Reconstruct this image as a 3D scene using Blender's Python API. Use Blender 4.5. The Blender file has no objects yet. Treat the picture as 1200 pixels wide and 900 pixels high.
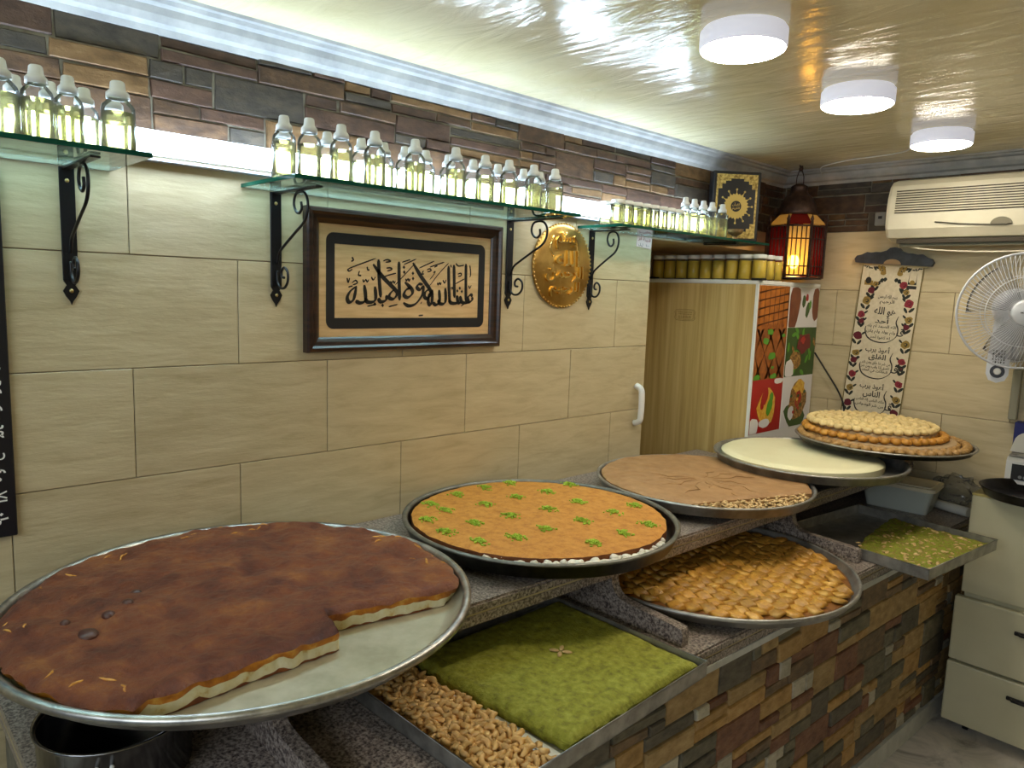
import bpy, bmesh, math, random
from mathutils import Vector, Matrix, noise as mnoise
from math import pi, sin, cos, radians, sqrt, atan2

random.seed(7)
C = bpy.context.scene.collection
SC = bpy.context.scene

# ------------------------------------------------------------------ camera
cam_d = bpy.data.cameras.new('camera'); cam = bpy.data.objects.new('camera', cam_d); C.objects.link(cam)
R_ = Vector((0.6806620, 0.7318253, 0.0336286)); U_ = Vector((-0.1159479, 0.0622899, 0.9913002)); F_ = Vector((-0.7233638, 0.6786396, -0.1272520))
CAM = Vector((1.8061065, -0.5071948, 1.6473256))
cam.matrix_world = Matrix(((R_.x, U_.x, -F_.x, CAM.x), (R_.y, U_.y, -F_.y, CAM.y), (R_.z, U_.z, -F_.z, CAM.z), (0, 0, 0, 1)))
cam_d.sensor_width = 36; cam_d.lens = 36 * 860.81 / 1200; cam_d.clip_start = 0.02
SC.camera = cam

# ------------------------------------------------------------------ world, daylight, exposure
W = bpy.data.worlds.new('world'); SC.world = W; W.use_nodes = True
W.node_tree.nodes['Background'].inputs[0].default_value = (0.75, 0.87, 1.0, 1)
W.node_tree.nodes['Background'].inputs[1].default_value = 0.2
LAMP, TUBE, DAY = 56.0, 29.0, 24.0
al = bpy.data.lights.new('shopfront_daylight', 'AREA'); al.shape = 'RECTANGLE'; al.size = 2.2; al.size_y = .5
al.energy = DAY; al.color = (0.80, 0.90, 1.0)
alo = bpy.data.objects.new('shopfront_daylight', al); C.objects.link(alo)
alo.location = (1.85, -1.75, 1.84); alo.rotation_euler = (radians(90), 0, 0)
SC.view_settings.view_transform = 'Standard'; SC.view_settings.look = 'None'
SC.view_settings.gamma = 1; SC.view_settings.use_curve_mapping = False
SC.view_settings.exposure = 0.0
SC.cycles.transparent_max_bounces = 32; SC.cycles.max_bounces = 10
SC.cycles.caustics_reflective = False; SC.cycles.caustics_refractive = False

# ------------------------------------------------------------------ materials
def lin(c):
    return tuple(((v / 255) / 12.92 if v / 255 <= .04045 else ((v / 255 + .055) / 1.055) ** 2.4) for v in c) + (1,)
class NT:
    def __init__(s, name):
        s.m = bpy.data.materials.new(name); s.m.use_nodes = True
        s.t = s.m.node_tree; s.b = s.t.nodes['Principled BSDF']; s.o = s.t.nodes['Material Output']
    def n(s, ty, **kw):
        x = s.t.nodes.new(ty)
        for k, v in kw.items(): setattr(x, k, v)
        return x
    def l(s, a, b): s.t.links.new(a, b)
    def coords(s, scale=(1, 1, 1), rot=(0, 0, 0)):
        tc = s.n('ShaderNodeTexCoord'); mp = s.n('ShaderNodeMapping')
        mp.inputs['Scale'].default_value = scale; mp.inputs['Rotation'].default_value = rot
        s.l(tc.outputs['Object'], mp.inputs['Vector']); return mp.outputs['Vector']
    def noise(s, scale, detail=4, rough=.55, vec=None, dist=0):
        x = s.n('ShaderNodeTexNoise'); x.inputs['Scale'].default_value = scale; x.inputs['Detail'].default_value = detail
        x.inputs['Roughness'].default_value = rough; x.inputs['Distortion'].default_value = dist
        s.l(vec if vec is not None else s.coords(), x.inputs['Vector']); return x.outputs['Fac']
    def ramp(s, fac, stops):
        r = s.n('ShaderNodeValToRGB'); e = r.color_ramp.elements
        while len(e) < len(stops): e.new(.5)
        for i, (p, c) in enumerate(stops): e[i].position = p; e[i].color = lin(c)
        s.l(fac, r.inputs['Fac']); return r.outputs['Color']
    def bump(s, h, strength, dist=.01):
        x = s.n('ShaderNodeBump'); x.inputs['Strength'].default_value = strength; x.inputs['Distance'].default_value = dist
        s.l(h, x.inputs['Height']); s.l(x.outputs['Normal'], s.b.inputs['Normal'])
    def color(s, c): s.l(c, s.b.inputs['Base Color'])
def plain(name, c, rough=.5, metal=0, spec=.5, emit=None, es=0):
    k = NT(name); k.b.inputs['Base Color'].default_value = lin(c); k.b.inputs['Roughness'].default_value = rough
    k.b.inputs['Metallic'].default_value = metal; k.b.inputs['Specular IOR Level'].default_value = spec
    if emit: k.b.inputs['Emission Color'].default_value = lin(emit); k.b.inputs['Emission Strength'].default_value = es
    return k.m
def mottled(name, stops, scale, rough=.5, metal=0, detail=5, bump=0, bscale=None, bdist=.004, sc=(1, 1, 1), spec=.5, dist=0, rot=(0, 0, 0)):
    k = NT(name); v = k.coords(sc, rot); f = k.noise(scale, detail, .6, v, dist); k.color(k.ramp(f, stops))
    k.b.inputs['Roughness'].default_value = rough; k.b.inputs['Metallic'].default_value = metal; k.b.inputs['Specular IOR Level'].default_value = spec
    if bump: k.bump(k.noise(bscale or scale, 5, .6, v), bump, bdist)
    return k.m

M = {}
M['tile'] = mottled('wall_tile', [(.3, (178, 163, 128)), (.5, (192, 178, 143)), (.75, (202, 189, 155))], 5, .42, bump=.24, bscale=7, bdist=.008, sc=(1, 1.2, 6.5), dist=.6, rot=(radians(8), 0, 0))
M['grout'] = plain('tile_grout', (132, 110, 80), .9)
M['mortar'] = mottled('dark_mortar', [(.3, (92, 88, 76)), (.7, (132, 126, 110))], 30, .9)
def stone(name, a, b, c):
    return mottled(name, [(.28, a), (.5, b), (.72, c)], 22, .55, detail=7, bump=.5, bscale=34, bdist=.006, sc=(1, 1, 1.8), spec=.4)
FR = [stone('slate_tan', (128, 104, 66), (164, 136, 90), (184, 158, 112)), stone('slate_rust', (92, 62, 48), (122, 84, 64), (138, 104, 80)),
      stone('slate_green_grey', (76, 72, 60), (106, 101, 84), (126, 118, 98)), stone('slate_ochre', (136, 104, 58), (170, 134, 80), (186, 154, 104)),
      stone('slate_pale', (150, 144, 126), (176, 170, 152), (190, 186, 170)), stone('slate_brown', (88, 74, 58), (116, 96, 74), (142, 116, 86)),
      stone('slate_charcoal', (70, 66, 58), (94, 88, 76), (112, 104, 90))]
UP = [stone('upper_brown', (52, 38, 28), (74, 54, 38), (96, 72, 48)), stone('upper_rust', (50, 36, 28), (70, 50, 38), (84, 62, 48)),
      stone('upper_ochre', (76, 55, 30), (102, 76, 46), (118, 92, 60)), stone('upper_slate', (46, 42, 38), (64, 58, 50), (80, 70, 58))]
k = NT('speckled_granite'); v = k.coords()
a_ = k.ramp(k.noise(150, 3, .7, v), [(.34, (52, 46, 46)), (.46, (118, 106, 100)), (.56, (160, 148, 138)), (.7, (188, 178, 166))])
k.color(a_); k.b.inputs['Roughness'].default_value = .3; M['granite'] = k.m
M['slab_shade'] = plain('painted_slab_shade', (22, 21, 22), .35)  # near-black colour stands in for the shade between the two slabs
M['granite_line'] = plain('granite_groove', (184, 168, 128), .6)
k = NT('lacquered_ceiling'); v = k.coords((1, 1, 1)); v2 = k.coords((1.2, 4, 1), (0, 0, radians(25)))
k.color(k.ramp(k.noise(3, 6, .6, v), [(.3, (208, 196, 152)), (.55, (222, 211, 170)), (.8, (230, 220, 184))]))
k.b.inputs['Roughness'].default_value = .13; k.b.inputs['Specular IOR Level'].default_value = .7
k.bump(k.noise(3.2, 5, .55, v2, .8), .16, .03); M['ceiling'] = k.m
M['cornice'] = mottled('painted_cornice', [(.3, (150, 152, 152)), (.7, (184, 185, 182))], 14, .5)
k = NT('marble_floor'); v = k.coords()
k.color(k.ramp(k.noise(5, 9, .68, v, 1.2), [(.32, (150, 146, 142)), (.48, (198, 192, 186)), (.62, (216, 209, 200)), (.8, (200, 178, 160))]))
k.b.inputs['Roughness'].default_value = .25; M['marble'] = k.m
M['white_stone'] = mottled('pale_marble_skirting', [(.3, (176, 178, 174)), (.7, (212, 213, 208))], 12, .35)
def vary(m, amt=.22, hue=.012):
    t = m.node_tree; b = t.nodes['Principled BSDF']; l = b.inputs['Base Color'].links[0]; src = l.from_socket
    oi = t.nodes.new('ShaderNodeObjectInfo'); mr = t.nodes.new('ShaderNodeMapRange'); mr.inputs[3].default_value = 1 - amt; mr.inputs[4].default_value = 1 + amt
    hs = t.nodes.new('ShaderNodeHueSaturation'); t.links.new(oi.outputs['Random'], mr.inputs[0]); t.links.new(mr.outputs[0], hs.inputs['Value']); t.links.new(src, hs.inputs['Color']); t.links.new(hs.outputs[0], b.inputs['Base Color'])
for m_ in FR: vary(m_, .16)
for m_ in UP: vary(m_, .2)
def metal(name, c, c2, rough, sc=20):
    return mottled(name, [(.35, c), (.65, c2)], sc, rough, 1.0, bump=.05, bscale=60, bdist=.001)
M['alu'] = metal('worn_aluminium', (150, 148, 144), (196, 194, 188), .36, 30)
M['alu_floor'] = mottled('dull_tray_floor', [(.3, (166, 156, 130)), (.7, (200, 190, 166))], 14, .42, .5, spec=.5)
M['steel'] = mottled('tray_steel', [(.35, (140, 138, 132)), (.65, (180, 178, 172))], 20, .4, .72, bump=.05, bscale=60, bdist=.001)
M['steel_dark'] = metal('blackened_tray_steel', (62, 60, 56), (96, 92, 84), .38)
M['rim_grey'] = mottled('grey_worn_rim', [(.35, (104, 102, 94)), (.65, (134, 132, 122))], 30, .42, .6)
M['steel_pot'] = metal('polished_pot_steel', (110, 110, 112), (150, 150, 152), .2)
M['pan_black'] = metal('blackened_pan', (40, 40, 42), (70, 68, 68), .4)
M['support'] = plain('dark_tray_ring', (40, 38, 36), .7)
M['iron'] = plain('black_wrought_iron', (18, 18, 22), .38, .3)
M['screw'] = plain('brass_screw', (200, 180, 120), .3, 1)
M['black_board'] = plain('black_sign_board', (14, 15, 24), .35)
M['white_print'] = plain('white_lettering', (232, 232, 228), .6)
M['dark_wood'] = mottled('dark_frame_wood', [(.35, (26, 16, 13)), (.65, (58, 34, 24))], 12, .28, sc=(1, 1, 8))
M['print_wood'] = mottled('printed_light_wood', [(.3, (190, 152, 106)), (.55, (212, 176, 128)), (.75, (222, 190, 144))], 7, .35, sc=(1, 1, 9), detail=7)
M['print_black'] = plain('black_printed_ink', (20, 17, 16), .4)
M['ink_grey'] = plain('print_dark_grey', (34, 33, 36), .35)
k = NT('door_wood_grain'); v = k.coords((26, 26, .9))
k.color(k.ramp(k.noise(1.6, 6, .6, v), [(.28, (168, 136, 78)), (.5, (196, 166, 104)), (.72, (212, 186, 128))])); k.b.inputs['Roughness'].default_value = .4
M['door_wood'] = k.m
M['white_plastic'] = plain('white_plastic', (222, 222, 218), .35)
M['ivory_plastic'] = mottled('aged_ivory_plastic', [(.3, (200, 194, 170)), (.7, (218, 212, 190))], 4, .4)
M['ac_dark'] = plain('ac_dark_gap', (58, 50, 36), .7)
M['ac_window'] = plain('ac_olive_window', (104, 98, 76), .4)
M['ac_grey'] = plain('ac_grey_flap', (150, 148, 128), .5)
M['cream_metal'] = mottled('cream_cabinet_paint', [(.3, (192, 188, 158)), (.7, (204, 200, 172))], 3, .35)
M['cream_edge'] = plain('yellowed_cabinet_edge', (196, 180, 110), .5)
M['black'] = plain('matt_black', (14, 13, 13), .6)
M['grey'] = plain('grey_plastic', (130, 132, 130), .5)
M['emblem'] = plain('olive_emblem_print', (140, 112, 60), .5)
M['blue'] = plain('blue_card', (22, 30, 104), .5)
M['paper'] = plain('white_paper', (220, 218, 208), .8)
M['pink_paper'] = plain('pale_pink_paper', (226, 200, 196), .8)
M['red_ink'] = plain('red_marker', (150, 30, 40), .6)
M['dark_ink'] = plain('dark_marker', (40, 24, 36), .6)
M['red_led'] = plain('red_display_digits', (90, 8, 8), .4, emit=(200, 20, 20), es=.5)
k = NT('hammered_brass'); v = k.coords()
k.color(k.ramp(k.noise(9, 4, .5, v), [(.3, (170, 128, 62)), (.7, (218, 182, 108))])); k.b.inputs['Metallic'].default_value = 1; k.b.inputs['Roughness'].default_value = .34
k.bump(k.noise(60, 4, .5, v), .35, .004); M['brass'] = k.m
M['brass_bright'] = mottled('polished_brass', [(.3, (226, 188, 104)), (.7, (244, 214, 140))], 30, .24, 1.0)
M['brass_dull'] = mottled('dull_brass_bowl', [(.3, (96, 78, 52)), (.7, (140, 118, 84))], 30, .4, .7)
M['gold'] = mottled('gold_foil_print', [(.35, (120, 96, 40)), (.6, (206, 180, 104))], 90, .4, .4)
M['gold_plain'] = plain('gold_foil_plain', (196, 170, 96), .4, .4)
M['book_black'] = plain('black_book_cover', (20, 20, 22), .4)
def seethru(name, tint, body, f_trans, rough=.2, dfac=.4):
    k = NT(name); t = k.t
    tr = k.n('ShaderNodeBsdfTransparent'); tr.inputs[0].default_value = lin(tint)
    tl = k.n('ShaderNodeBsdfTranslucent'); tl.inputs[0].default_value = lin(body)
    df = k.n('ShaderNodeBsdfDiffuse'); df.inputs[0].default_value = lin(body)
    g = k.n('ShaderNodeBsdfGlossy'); g.inputs['Roughness'].default_value = rough
    m1 = k.n('ShaderNodeMixShader'); m1.inputs[0].default_value = dfac; k.l(tl.outputs[0], m1.inputs[1]); k.l(df.outputs[0], m1.inputs[2])
    m2 = k.n('ShaderNodeMixShader'); m2.inputs[0].default_value = f_trans; k.l(m1.outputs[0], m2.inputs[1]); k.l(tr.outputs[0], m2.inputs[2])
    fr = k.n('ShaderNodeFresnel'); fr.inputs[0].default_value = 1.3
    m3 = k.n('ShaderNodeMixShader'); k.l(fr.outputs[0], m3.inputs[0]); k.l(m2.outputs[0], m3.inputs[1]); k.l(g.outputs[0], m3.inputs[2])
    k.l(m3.outputs[0], k.o.inputs['Surface']); t.nodes.remove(k.b); return k.m
M['bottle_shell'] = seethru('clear_bottle_plastic', (250, 252, 252), (240, 246, 248), .97)
M['oil'] = seethru('pale_yellow_syrup', (255, 252, 214), (255, 248, 206), .76)
M['honey'] = seethru('amber_syrup', (255, 238, 140), (255, 216, 78), .10, dfac=.85)
M['bottle_cap'] = plain('milky_bottle_cap', (206, 208, 206), .45)
M['lid_white'] = plain('white_jar_lid', (228, 230, 226), .5)
M['shelf_glass'] = seethru('green_tinted_glass', (232, 246, 240), (200, 230, 220), .86, .04)
M['glass_edge'] = seethru('green_glass_edge', (60, 130, 110), (40, 120, 96), .3, .05)
M['lamp_body'] = plain('lamp_white_ring', (216, 216, 222), .4, emit=(226, 228, 244), es=.5)
M['lamp_lens'] = plain('lamp_diffuser', (255, 255, 255), .5, emit=(255, 243, 222), es=LAMP)
M['tube_on'] = plain('lit_tube', (255, 255, 255), .5, emit=(208, 232, 255), es=TUBE)
M['lip'] = plain('grey_tube_lip', (150, 154, 158), .5)
M['bulb_on'] = plain('lantern_bulb', (255, 255, 255), .5, emit=(255, 206, 120), es=90)
M['lantern_metal'] = mottled('rusty_lantern_metal', [(.3, (44, 32, 28)), (.7, (92, 70, 60))], 30, .45, .7)
M['pane_red'] = seethru('red_lantern_pane', (170, 70, 60), (128, 42, 38), .3)
M['pane_amber'] = seethru('amber_lantern_pane', (255, 236, 176), (248, 226, 160), .5)
M['pane_clear'] = seethru('frosted_lantern_pane', (235, 220, 190), (220, 200, 160), .5)
M['fan_white'] = plain('white_fan_plastic', (206, 210, 218), .4)
M['fan_clear'] = seethru('smoky_fan_blade', (248, 248, 250), (236, 238, 242), .84)
M['cloth'] = mottled('woven_ivory_cloth', [(.3, (196, 186, 158)), (.7, (212, 203, 178))], 60, .9)
M['cloth_edge'] = plain('olive_cloth_edge', (104, 92, 44), .9)
M['rose_red'] = plain('woven_rose_red', (132, 40, 52), .9); M['rose_dark'] = plain('woven_rose_dark', (92, 28, 40), .9)
M['rose_gold'] = plain('woven_rose_gold', (140, 116, 56), .9); M['leaf_dark'] = plain('woven_leaf', (38, 44, 40), .9)
M['navy_wood'] = mottled('dark_blue_carved_bar', [(.35, (34, 38, 46)), (.65, (58, 62, 72))], 24, .4)
M['bag'] = seethru('crumpled_clear_film', (236, 236, 232), (220, 220, 214), .8, .12)
M['tub'] = seethru('cloudy_tub_plastic', (228, 234, 228), (222, 230, 222), .12, dfac=.8)
M['tub_lid'] = plain('cream_tub_lid', (222, 214, 188), .5)
M['wire_white'] = plain('white_cable', (206, 206, 200), .5)
# foods
k = NT('baked_brown_crust'); v = k.coords()
c1 = k.ramp(k.noise(11, 9, .7, v, .4), [(.3, (78, 34, 22)), (.44, (114, 58, 35)), (.56, (140, 78, 45)), (.7, (176, 112, 56))])
k.color(c1); k.b.inputs['Roughness'].default_value = .4; k.b.inputs['Specular IOR Level'].default_value = .45
k.bump(k.noise(30, 8, .7, v), .8, .03); M['crust'] = k.m
M['blister'] = mottled('dark_blister_crust', [(.3, (52, 26, 22)), (.7, (92, 50, 34))], 30, .4, bump=.4)
M['crust_edge'] = mottled('toasted_orange_edge', [(.3, (122, 58, 18)), (.55, (190, 118, 30)), (.75, (226, 180, 86))], 34, .4, bump=.6, bscale=60)
M['cheese'] = mottled('white_cheese', [(.28, (196, 150, 60)), (.42, (222, 208, 158)), (.7, (236, 228, 196))], 40, .45, bump=.6, bscale=70)
M['cheese_yellow'] = mottled('melted_yellow_cheese', [(.3, (170, 96, 30)), (.7, (226, 172, 76))], 90, .4)
k = NT('semolina_orange'); v = k.coords()
k.color(k.ramp(k.noise(40, 8, .75, v), [(.3, (158, 96, 26)), (.5, (192, 128, 44)), (.7, (208, 148, 64))])); k.b.inputs['Roughness'].default_value = .7
k.bump(k.noise(170, 4, .6, v), .5, .003); M['semolina'] = k.m
M['semolina_side'] = mottled('semolina_cut_side', [(.3, (90, 44, 18)), (.7, (140, 78, 30))], 40, .7, bump=.5)
M['cream_lump'] = mottled('clotted_cream', [(.3, (214, 204, 184)), (.7, (240, 234, 220))], 30, .5, bump=.6, bscale=50)
M['pistachio'] = mottled('ground_pistachio', [(.3, (120, 150, 30)), (.6, (166, 194, 56)), (.8, (196, 214, 100))], 120, .8)
M['halva'] = mottled('brown_halva', [(.3, (150, 110, 68)), (.6, (168, 128, 84)), (.8, (180, 142, 98))], 26, .65, bump=.35, bscale=70)
M['nut_bits'] = mottled('chopped_nuts', [(.3, (176, 138, 86)), (.6, (212, 180, 126)), (.8, (230, 204, 156))], 70, .6)
M['pudding'] = mottled('pale_cream_pudding', [(.3, (226, 218, 176)), (.7, (236, 230, 192))], 6, .5)
M['baklava'] = mottled('golden_pastry', [(.28, (112, 66, 22)), (.42, (176, 124, 44)), (.58, (206, 158, 70)), (.8, (220, 180, 102))], 26, .4, bump=.4, bscale=90)
M['baklava_base'] = mottled('dark_pastry_base', [(.3, (96, 54, 18)), (.7, (150, 96, 36))], 40, .4)  # darker brown base, so the gaps between the pieces come out dark
M['green_paste'] = mottled('pistachio_paste', [(.28, (104, 102, 20)), (.5, (142, 142, 36)), (.72, (168, 166, 66))], 60, .75, detail=9, bump=.9, bscale=140, bdist=.006)
M['green_crumb'] = mottled('pistachio_crumble', [(.3, (98, 96, 24)), (.46, (140, 152, 36)), (.6, (140, 118, 54)), (.8, (184, 190, 84))], 60, .75, bump=.9, bscale=100, bdist=.008)
M['cashew'] = mottled('roasted_cashew', [(.3, (190, 142, 76)), (.6, (220, 180, 114)), (.8, (234, 206, 150))], 30, .45)
M['cashew_bed'] = mottled('cashew_bed', [(.3, (110, 70, 30)), (.7, (170, 122, 62))], 60, .5, bump=.8, bscale=80)
M['cookie_pale'] = mottled('pale_cookie', [(.3, (206, 178, 112)), (.6, (228, 206, 150)), (.8, (238, 224, 184))], 50, .6)
M['cookie_orange'] = mottled('golden_cookie', [(.3, (168, 108, 34)), (.6, (206, 150, 60)), (.8, (222, 176, 88))], 40, .5)
M['cookie_tan'] = mottled('tan_cookie', [(.3, (140, 100, 50)), (.6, (180, 142, 84)), (.8, (206, 174, 118))], 40, .5)
M['parchment'] = plain('tan_parchment', (172, 146, 110), .7)
for n_, a_ in (('baklava', .24), ('cashew', .2), ('cookie_pale', .08), ('cookie_orange', .14), ('cookie_tan', .14), ('tile', .03)): vary(M[n_], a_)
# flat print on the refrigerator's side
M['p_orange'] = mottled('print_syrup_cake', [(.3, (150, 78, 12)), (.7, (196, 116, 28))], 18, .35)
M['p_brown'] = mottled('print_toasted_cake', [(.3, (118, 58, 14)), (.7, (172, 98, 32))], 24, .35)
M['p_line'] = plain('print_dark_line', (92, 42, 10), .35)
M['p_green'] = plain('print_green', (84, 150, 40), .35); M['p_green_d'] = plain('print_dark_green', (52, 84, 30), .35)
M['p_red'] = plain('print_red', (168, 22, 22), .35); M['p_dred'] = plain('print_dark_red', (110, 18, 26), .35)
M['p_white'] = plain('print_white', (222, 220, 222), .35); M['p_yellow'] = mottled('print_corn', [(.3, (206, 140, 30)), (.7, (232, 196, 80))], 60, .35)
M['p_wood'] = mottled('print_board', [(.3, (96, 46, 26)), (.7, (136, 74, 44))], 12, .35)
M['p_mix'] = mottled('print_nut_mix', [(.3, (60, 60, 26)), (.5, (150, 104, 44)), (.7, (196, 160, 90))], 90, .35)

# ------------------------------------------------------------------ mesh helpers
class MB:
    def __init__(s): s.v = []; s.f = []; s.mi = []; s.sm = []
    def add(s, vs, fs, mi=0, smooth=False):
        o = len(s.v); s.v += [tuple(p) for p in vs]
        for f in fs: s.f.append(tuple(i + o for i in f)); s.mi.append(mi); s.sm.append(smooth)
        return s
    def box(s, a, b, mi=0, mat=None, bev=0):
        (x0, y0, z0), (x1, y1, z1) = a, b
        if bev <= 0:
            vs = [(x0, y0, z0), (x1, y0, z0), (x1, y1, z0), (x0, y1, z0), (x0, y0, z1), (x1, y0, z1), (x1, y1, z1), (x0, y1, z1)]
            fs = [(0, 3, 2, 1), (4, 5, 6, 7), (0, 1, 5, 4), (1, 2, 6, 5), (2, 3, 7, 6), (3, 0, 4, 7)]
        else:
            c = min(bev, (x1 - x0) / 2.01, (y1 - y0) / 2.01, (z1 - z0) / 2.01); vs = []
            bm = bmesh.new(); bmesh.ops.create_cube(bm, size=1)
            for q in bm.verts:
                q.co = Vector(((x0 + x1) / 2 + q.co.x * (x1 - x0), (y0 + y1) / 2 + q.co.y * (y1 - y0), (z0 + z1) / 2 + q.co.z * (z1 - z0)))
            bmesh.ops.bevel(bm, geom=bm.edges[:], offset=c, segments=2 if bev > .004 else 1, affect='EDGES', profile=.5)
            bm.verts.index_update(); vs = [q.co[:] for q in bm.verts]; fs = [tuple(q.index for q in f.verts) for f in bm.faces]; bm.free()
        if mat is not None: vs = [tuple(mat @ Vector(p)) for p in vs]
        return s.add(vs, fs, mi)
    def lathe(s, prof, n=32, mi=0, c=(0, 0, 0), smooth=True, mat=None, mis=None):
        vs = []; fs = []
        for r, z in prof:
            for i in range(n):
                a = 2 * pi * i / n; vs.append((c[0] + r * cos(a), c[1] + r * sin(a), c[2] + z))
        if mat is not None: vs = [tuple(mat @ Vector(p)) for p in vs]
        o = len(s.v); s.v += vs
        for j in range(len(prof) - 1):
            for i in range(n):
                i2 = (i + 1) % n
                s.f.append((o + j * n + i, o + j * n + i2, o + (j + 1) * n + i2, o + (j + 1) * n + i)); s.mi.append(mis[j] if mis else mi); s.sm.append(smooth)
        for j, rev in ((0, True), (len(prof) - 1, False)):
            if prof[j][0] > 1e-5:
                q = [o + j * n + i for i in range(n)]; s.f.append(tuple(q[::-1] if rev else q)); s.mi.append((mis[0 if rev else -1]) if mis else mi); s.sm.append(False)
        return s
    def tube(s, pts, r, n=8, mi=0, closed=False, caps=True):
        P = [Vector(p) for p in pts]; N = len(P); rr = r if isinstance(r, (list, tuple)) else [r] * N
        up = Vector((0, 0, 1)); prev = None; rings = []
        for i, p in enumerate(P):
            t = (P[(i + 1) % N] - P[i - 1]) if closed else (P[min(i + 1, N - 1)] - P[max(i - 1, 0)])
            if t.length < 1e-9: t = Vector((0, 0, 1))
            t.normalize()
            if prev is None:
                a = up if abs(t.z) < .9 else Vector((1, 0, 0)); u = t.cross(a).normalized()
            else:
                u = prev - t * prev.dot(t); u = u.normalized() if u.length > 1e-6 else t.orthogonal().normalized()
            w = t.cross(u); prev = u
            rings.append([p + (u * cos(2 * pi * q / n) + w * sin(2 * pi * q / n)) * rr[i] for q in range(n)])
        o = len(s.v)
        for g in rings: s.v += [tuple(q) for q in g]
        for i in range(N if closed else N - 1):
            a = o + i * n; b = o + ((i + 1) % N) * n
            for q in range(n):
                s.f.append((a + q, a + (q + 1) % n, b + (q + 1) % n, b + q)); s.mi.append(mi); s.sm.append(True)
        if caps and not closed:
            s.f.append(tuple(o + q for q in range(n))[::-1]); s.mi.append(mi); s.sm.append(False)
            s.f.append(tuple(o + (N - 1) * n + q for q in range(n))); s.mi.append(mi); s.sm.append(False)
        return s
    def prism(s, poly, z0, z1, mi=0, mat=None):
        n = len(poly); vs = [(x, y, z0) for x, y in poly] + [(x, y, z1) for x, y in poly]
        if mat is not None: vs = [tuple(mat @ Vector(p)) for p in vs]
        fs = [tuple(range(n))[::-1], tuple(range(n, 2 * n))] + [(i, (i + 1) % n, n + (i + 1) % n, n + i) for i in range(n)]
        return s.add(vs, fs, mi)
    def ball(s, c, r, mi=0, n=10, m=6, mat=None):
        rx, ry, rz = r if isinstance(r, (tuple, list)) else (r, r, r)
        vs = [(c[0], c[1], c[2] - rz)]; fs = []
        for j in range(1, m):
            t = -pi / 2 + pi * j / m
            for i in range(n): vs.append((c[0] + rx * cos(t) * cos(2 * pi * i / n), c[1] + ry * cos(t) * sin(2 * pi * i / n), c[2] + rz * sin(t)))
        vs.append((c[0], c[1], c[2] + rz)); L = len(vs) - 1
        for i in range(n):
            fs.append((0, 1 + (i + 1) % n, 1 + i)); fs.append((L, 1 + (m - 2) * n + i, 1 + (m - 2) * n + (i + 1) % n))
            for j in range(m - 2): fs.append((1 + j * n + i, 1 + j * n + (i + 1) % n, 1 + (j + 1) * n + (i + 1) % n, 1 + (j + 1) * n + i))
        if mat is not None: vs = [tuple(mat @ Vector(p)) for p in vs]
        return s.add(vs, fs, mi, True)
    def mesh(s, name, mats):
        me = bpy.data.meshes.new(name); me.from_pydata(s.v, [], s.f)
        for m in (mats if isinstance(mats, (list, tuple)) else [mats]): me.materials.append(m)
        me.polygons.foreach_set('material_index', s.mi); me.polygons.foreach_set('use_smooth', s.sm); me.update(); return me

def obj(name, mb, mats=None, parent=None, loc=(0, 0, 0), rot=(0, 0, 0), label=None):
    me = mb.mesh(name, mats) if isinstance(mb, MB) else mb
    o = bpy.data.objects.new(name, me); C.objects.link(o); o.location = loc; o.rotation_euler = rot
    if parent: o.parent = parent
    if label: o['label'] = label
    return o
def tag(o, label, cat, group=None, kind=None):
    o['label'] = label; o['category'] = cat
    if group: o['group'] = group
    if kind: o['kind'] = kind
    return o
def thing(name, label, cat, loc=(0, 0, 0), rotz=0, group=None):
    o = bpy.data.objects.new(name, None); C.objects.link(o); o.location = loc; o.rotation_euler = (0, 0, rotz); o.empty_display_size = .05
    return tag(o, label, cat, group)
def struct(name, mb, mats, parent=None):
    o = obj(name, mb, mats, parent)
    if not parent: o['kind'] = 'structure'
    return o
def copy_tree(o, parent=None):
    c = o.copy(); C.objects.link(c)
    if parent: c.parent = parent
    for ch in o.children: copy_tree(ch, c)
    return c
WALL_L = Matrix(((0, 0, 1, 0), (1, 0, 0, 0), (0, 1, 0, 0), (0, 0, 0, 1)))      # (right, up, out) -> (y, z, x)
WALL_B = Matrix(((1, 0, 0, 0), (0, 0, -1, 0), (0, 1, 0, 0), (0, 0, 0, 1)))     # (right, up, out) -> (x, z, -y)
def smooth_path(pts, k=5):
    P = [Vector(p) for p in pts]; out = []
    for i in range(len(P) - 1):
        a = P[max(i - 1, 0)]; b = P[i]; c = P[i + 1]; d = P[min(i + 2, len(P) - 1)]
        for j in range(k):
            t = j / k
            out.append(.5 * ((2 * b) + (c - a) * t + (2 * a - 5 * b + 4 * c - d) * t * t + (3 * b - a - 3 * c + d) * t ** 3))
    out.append(P[-1]); return out

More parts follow.
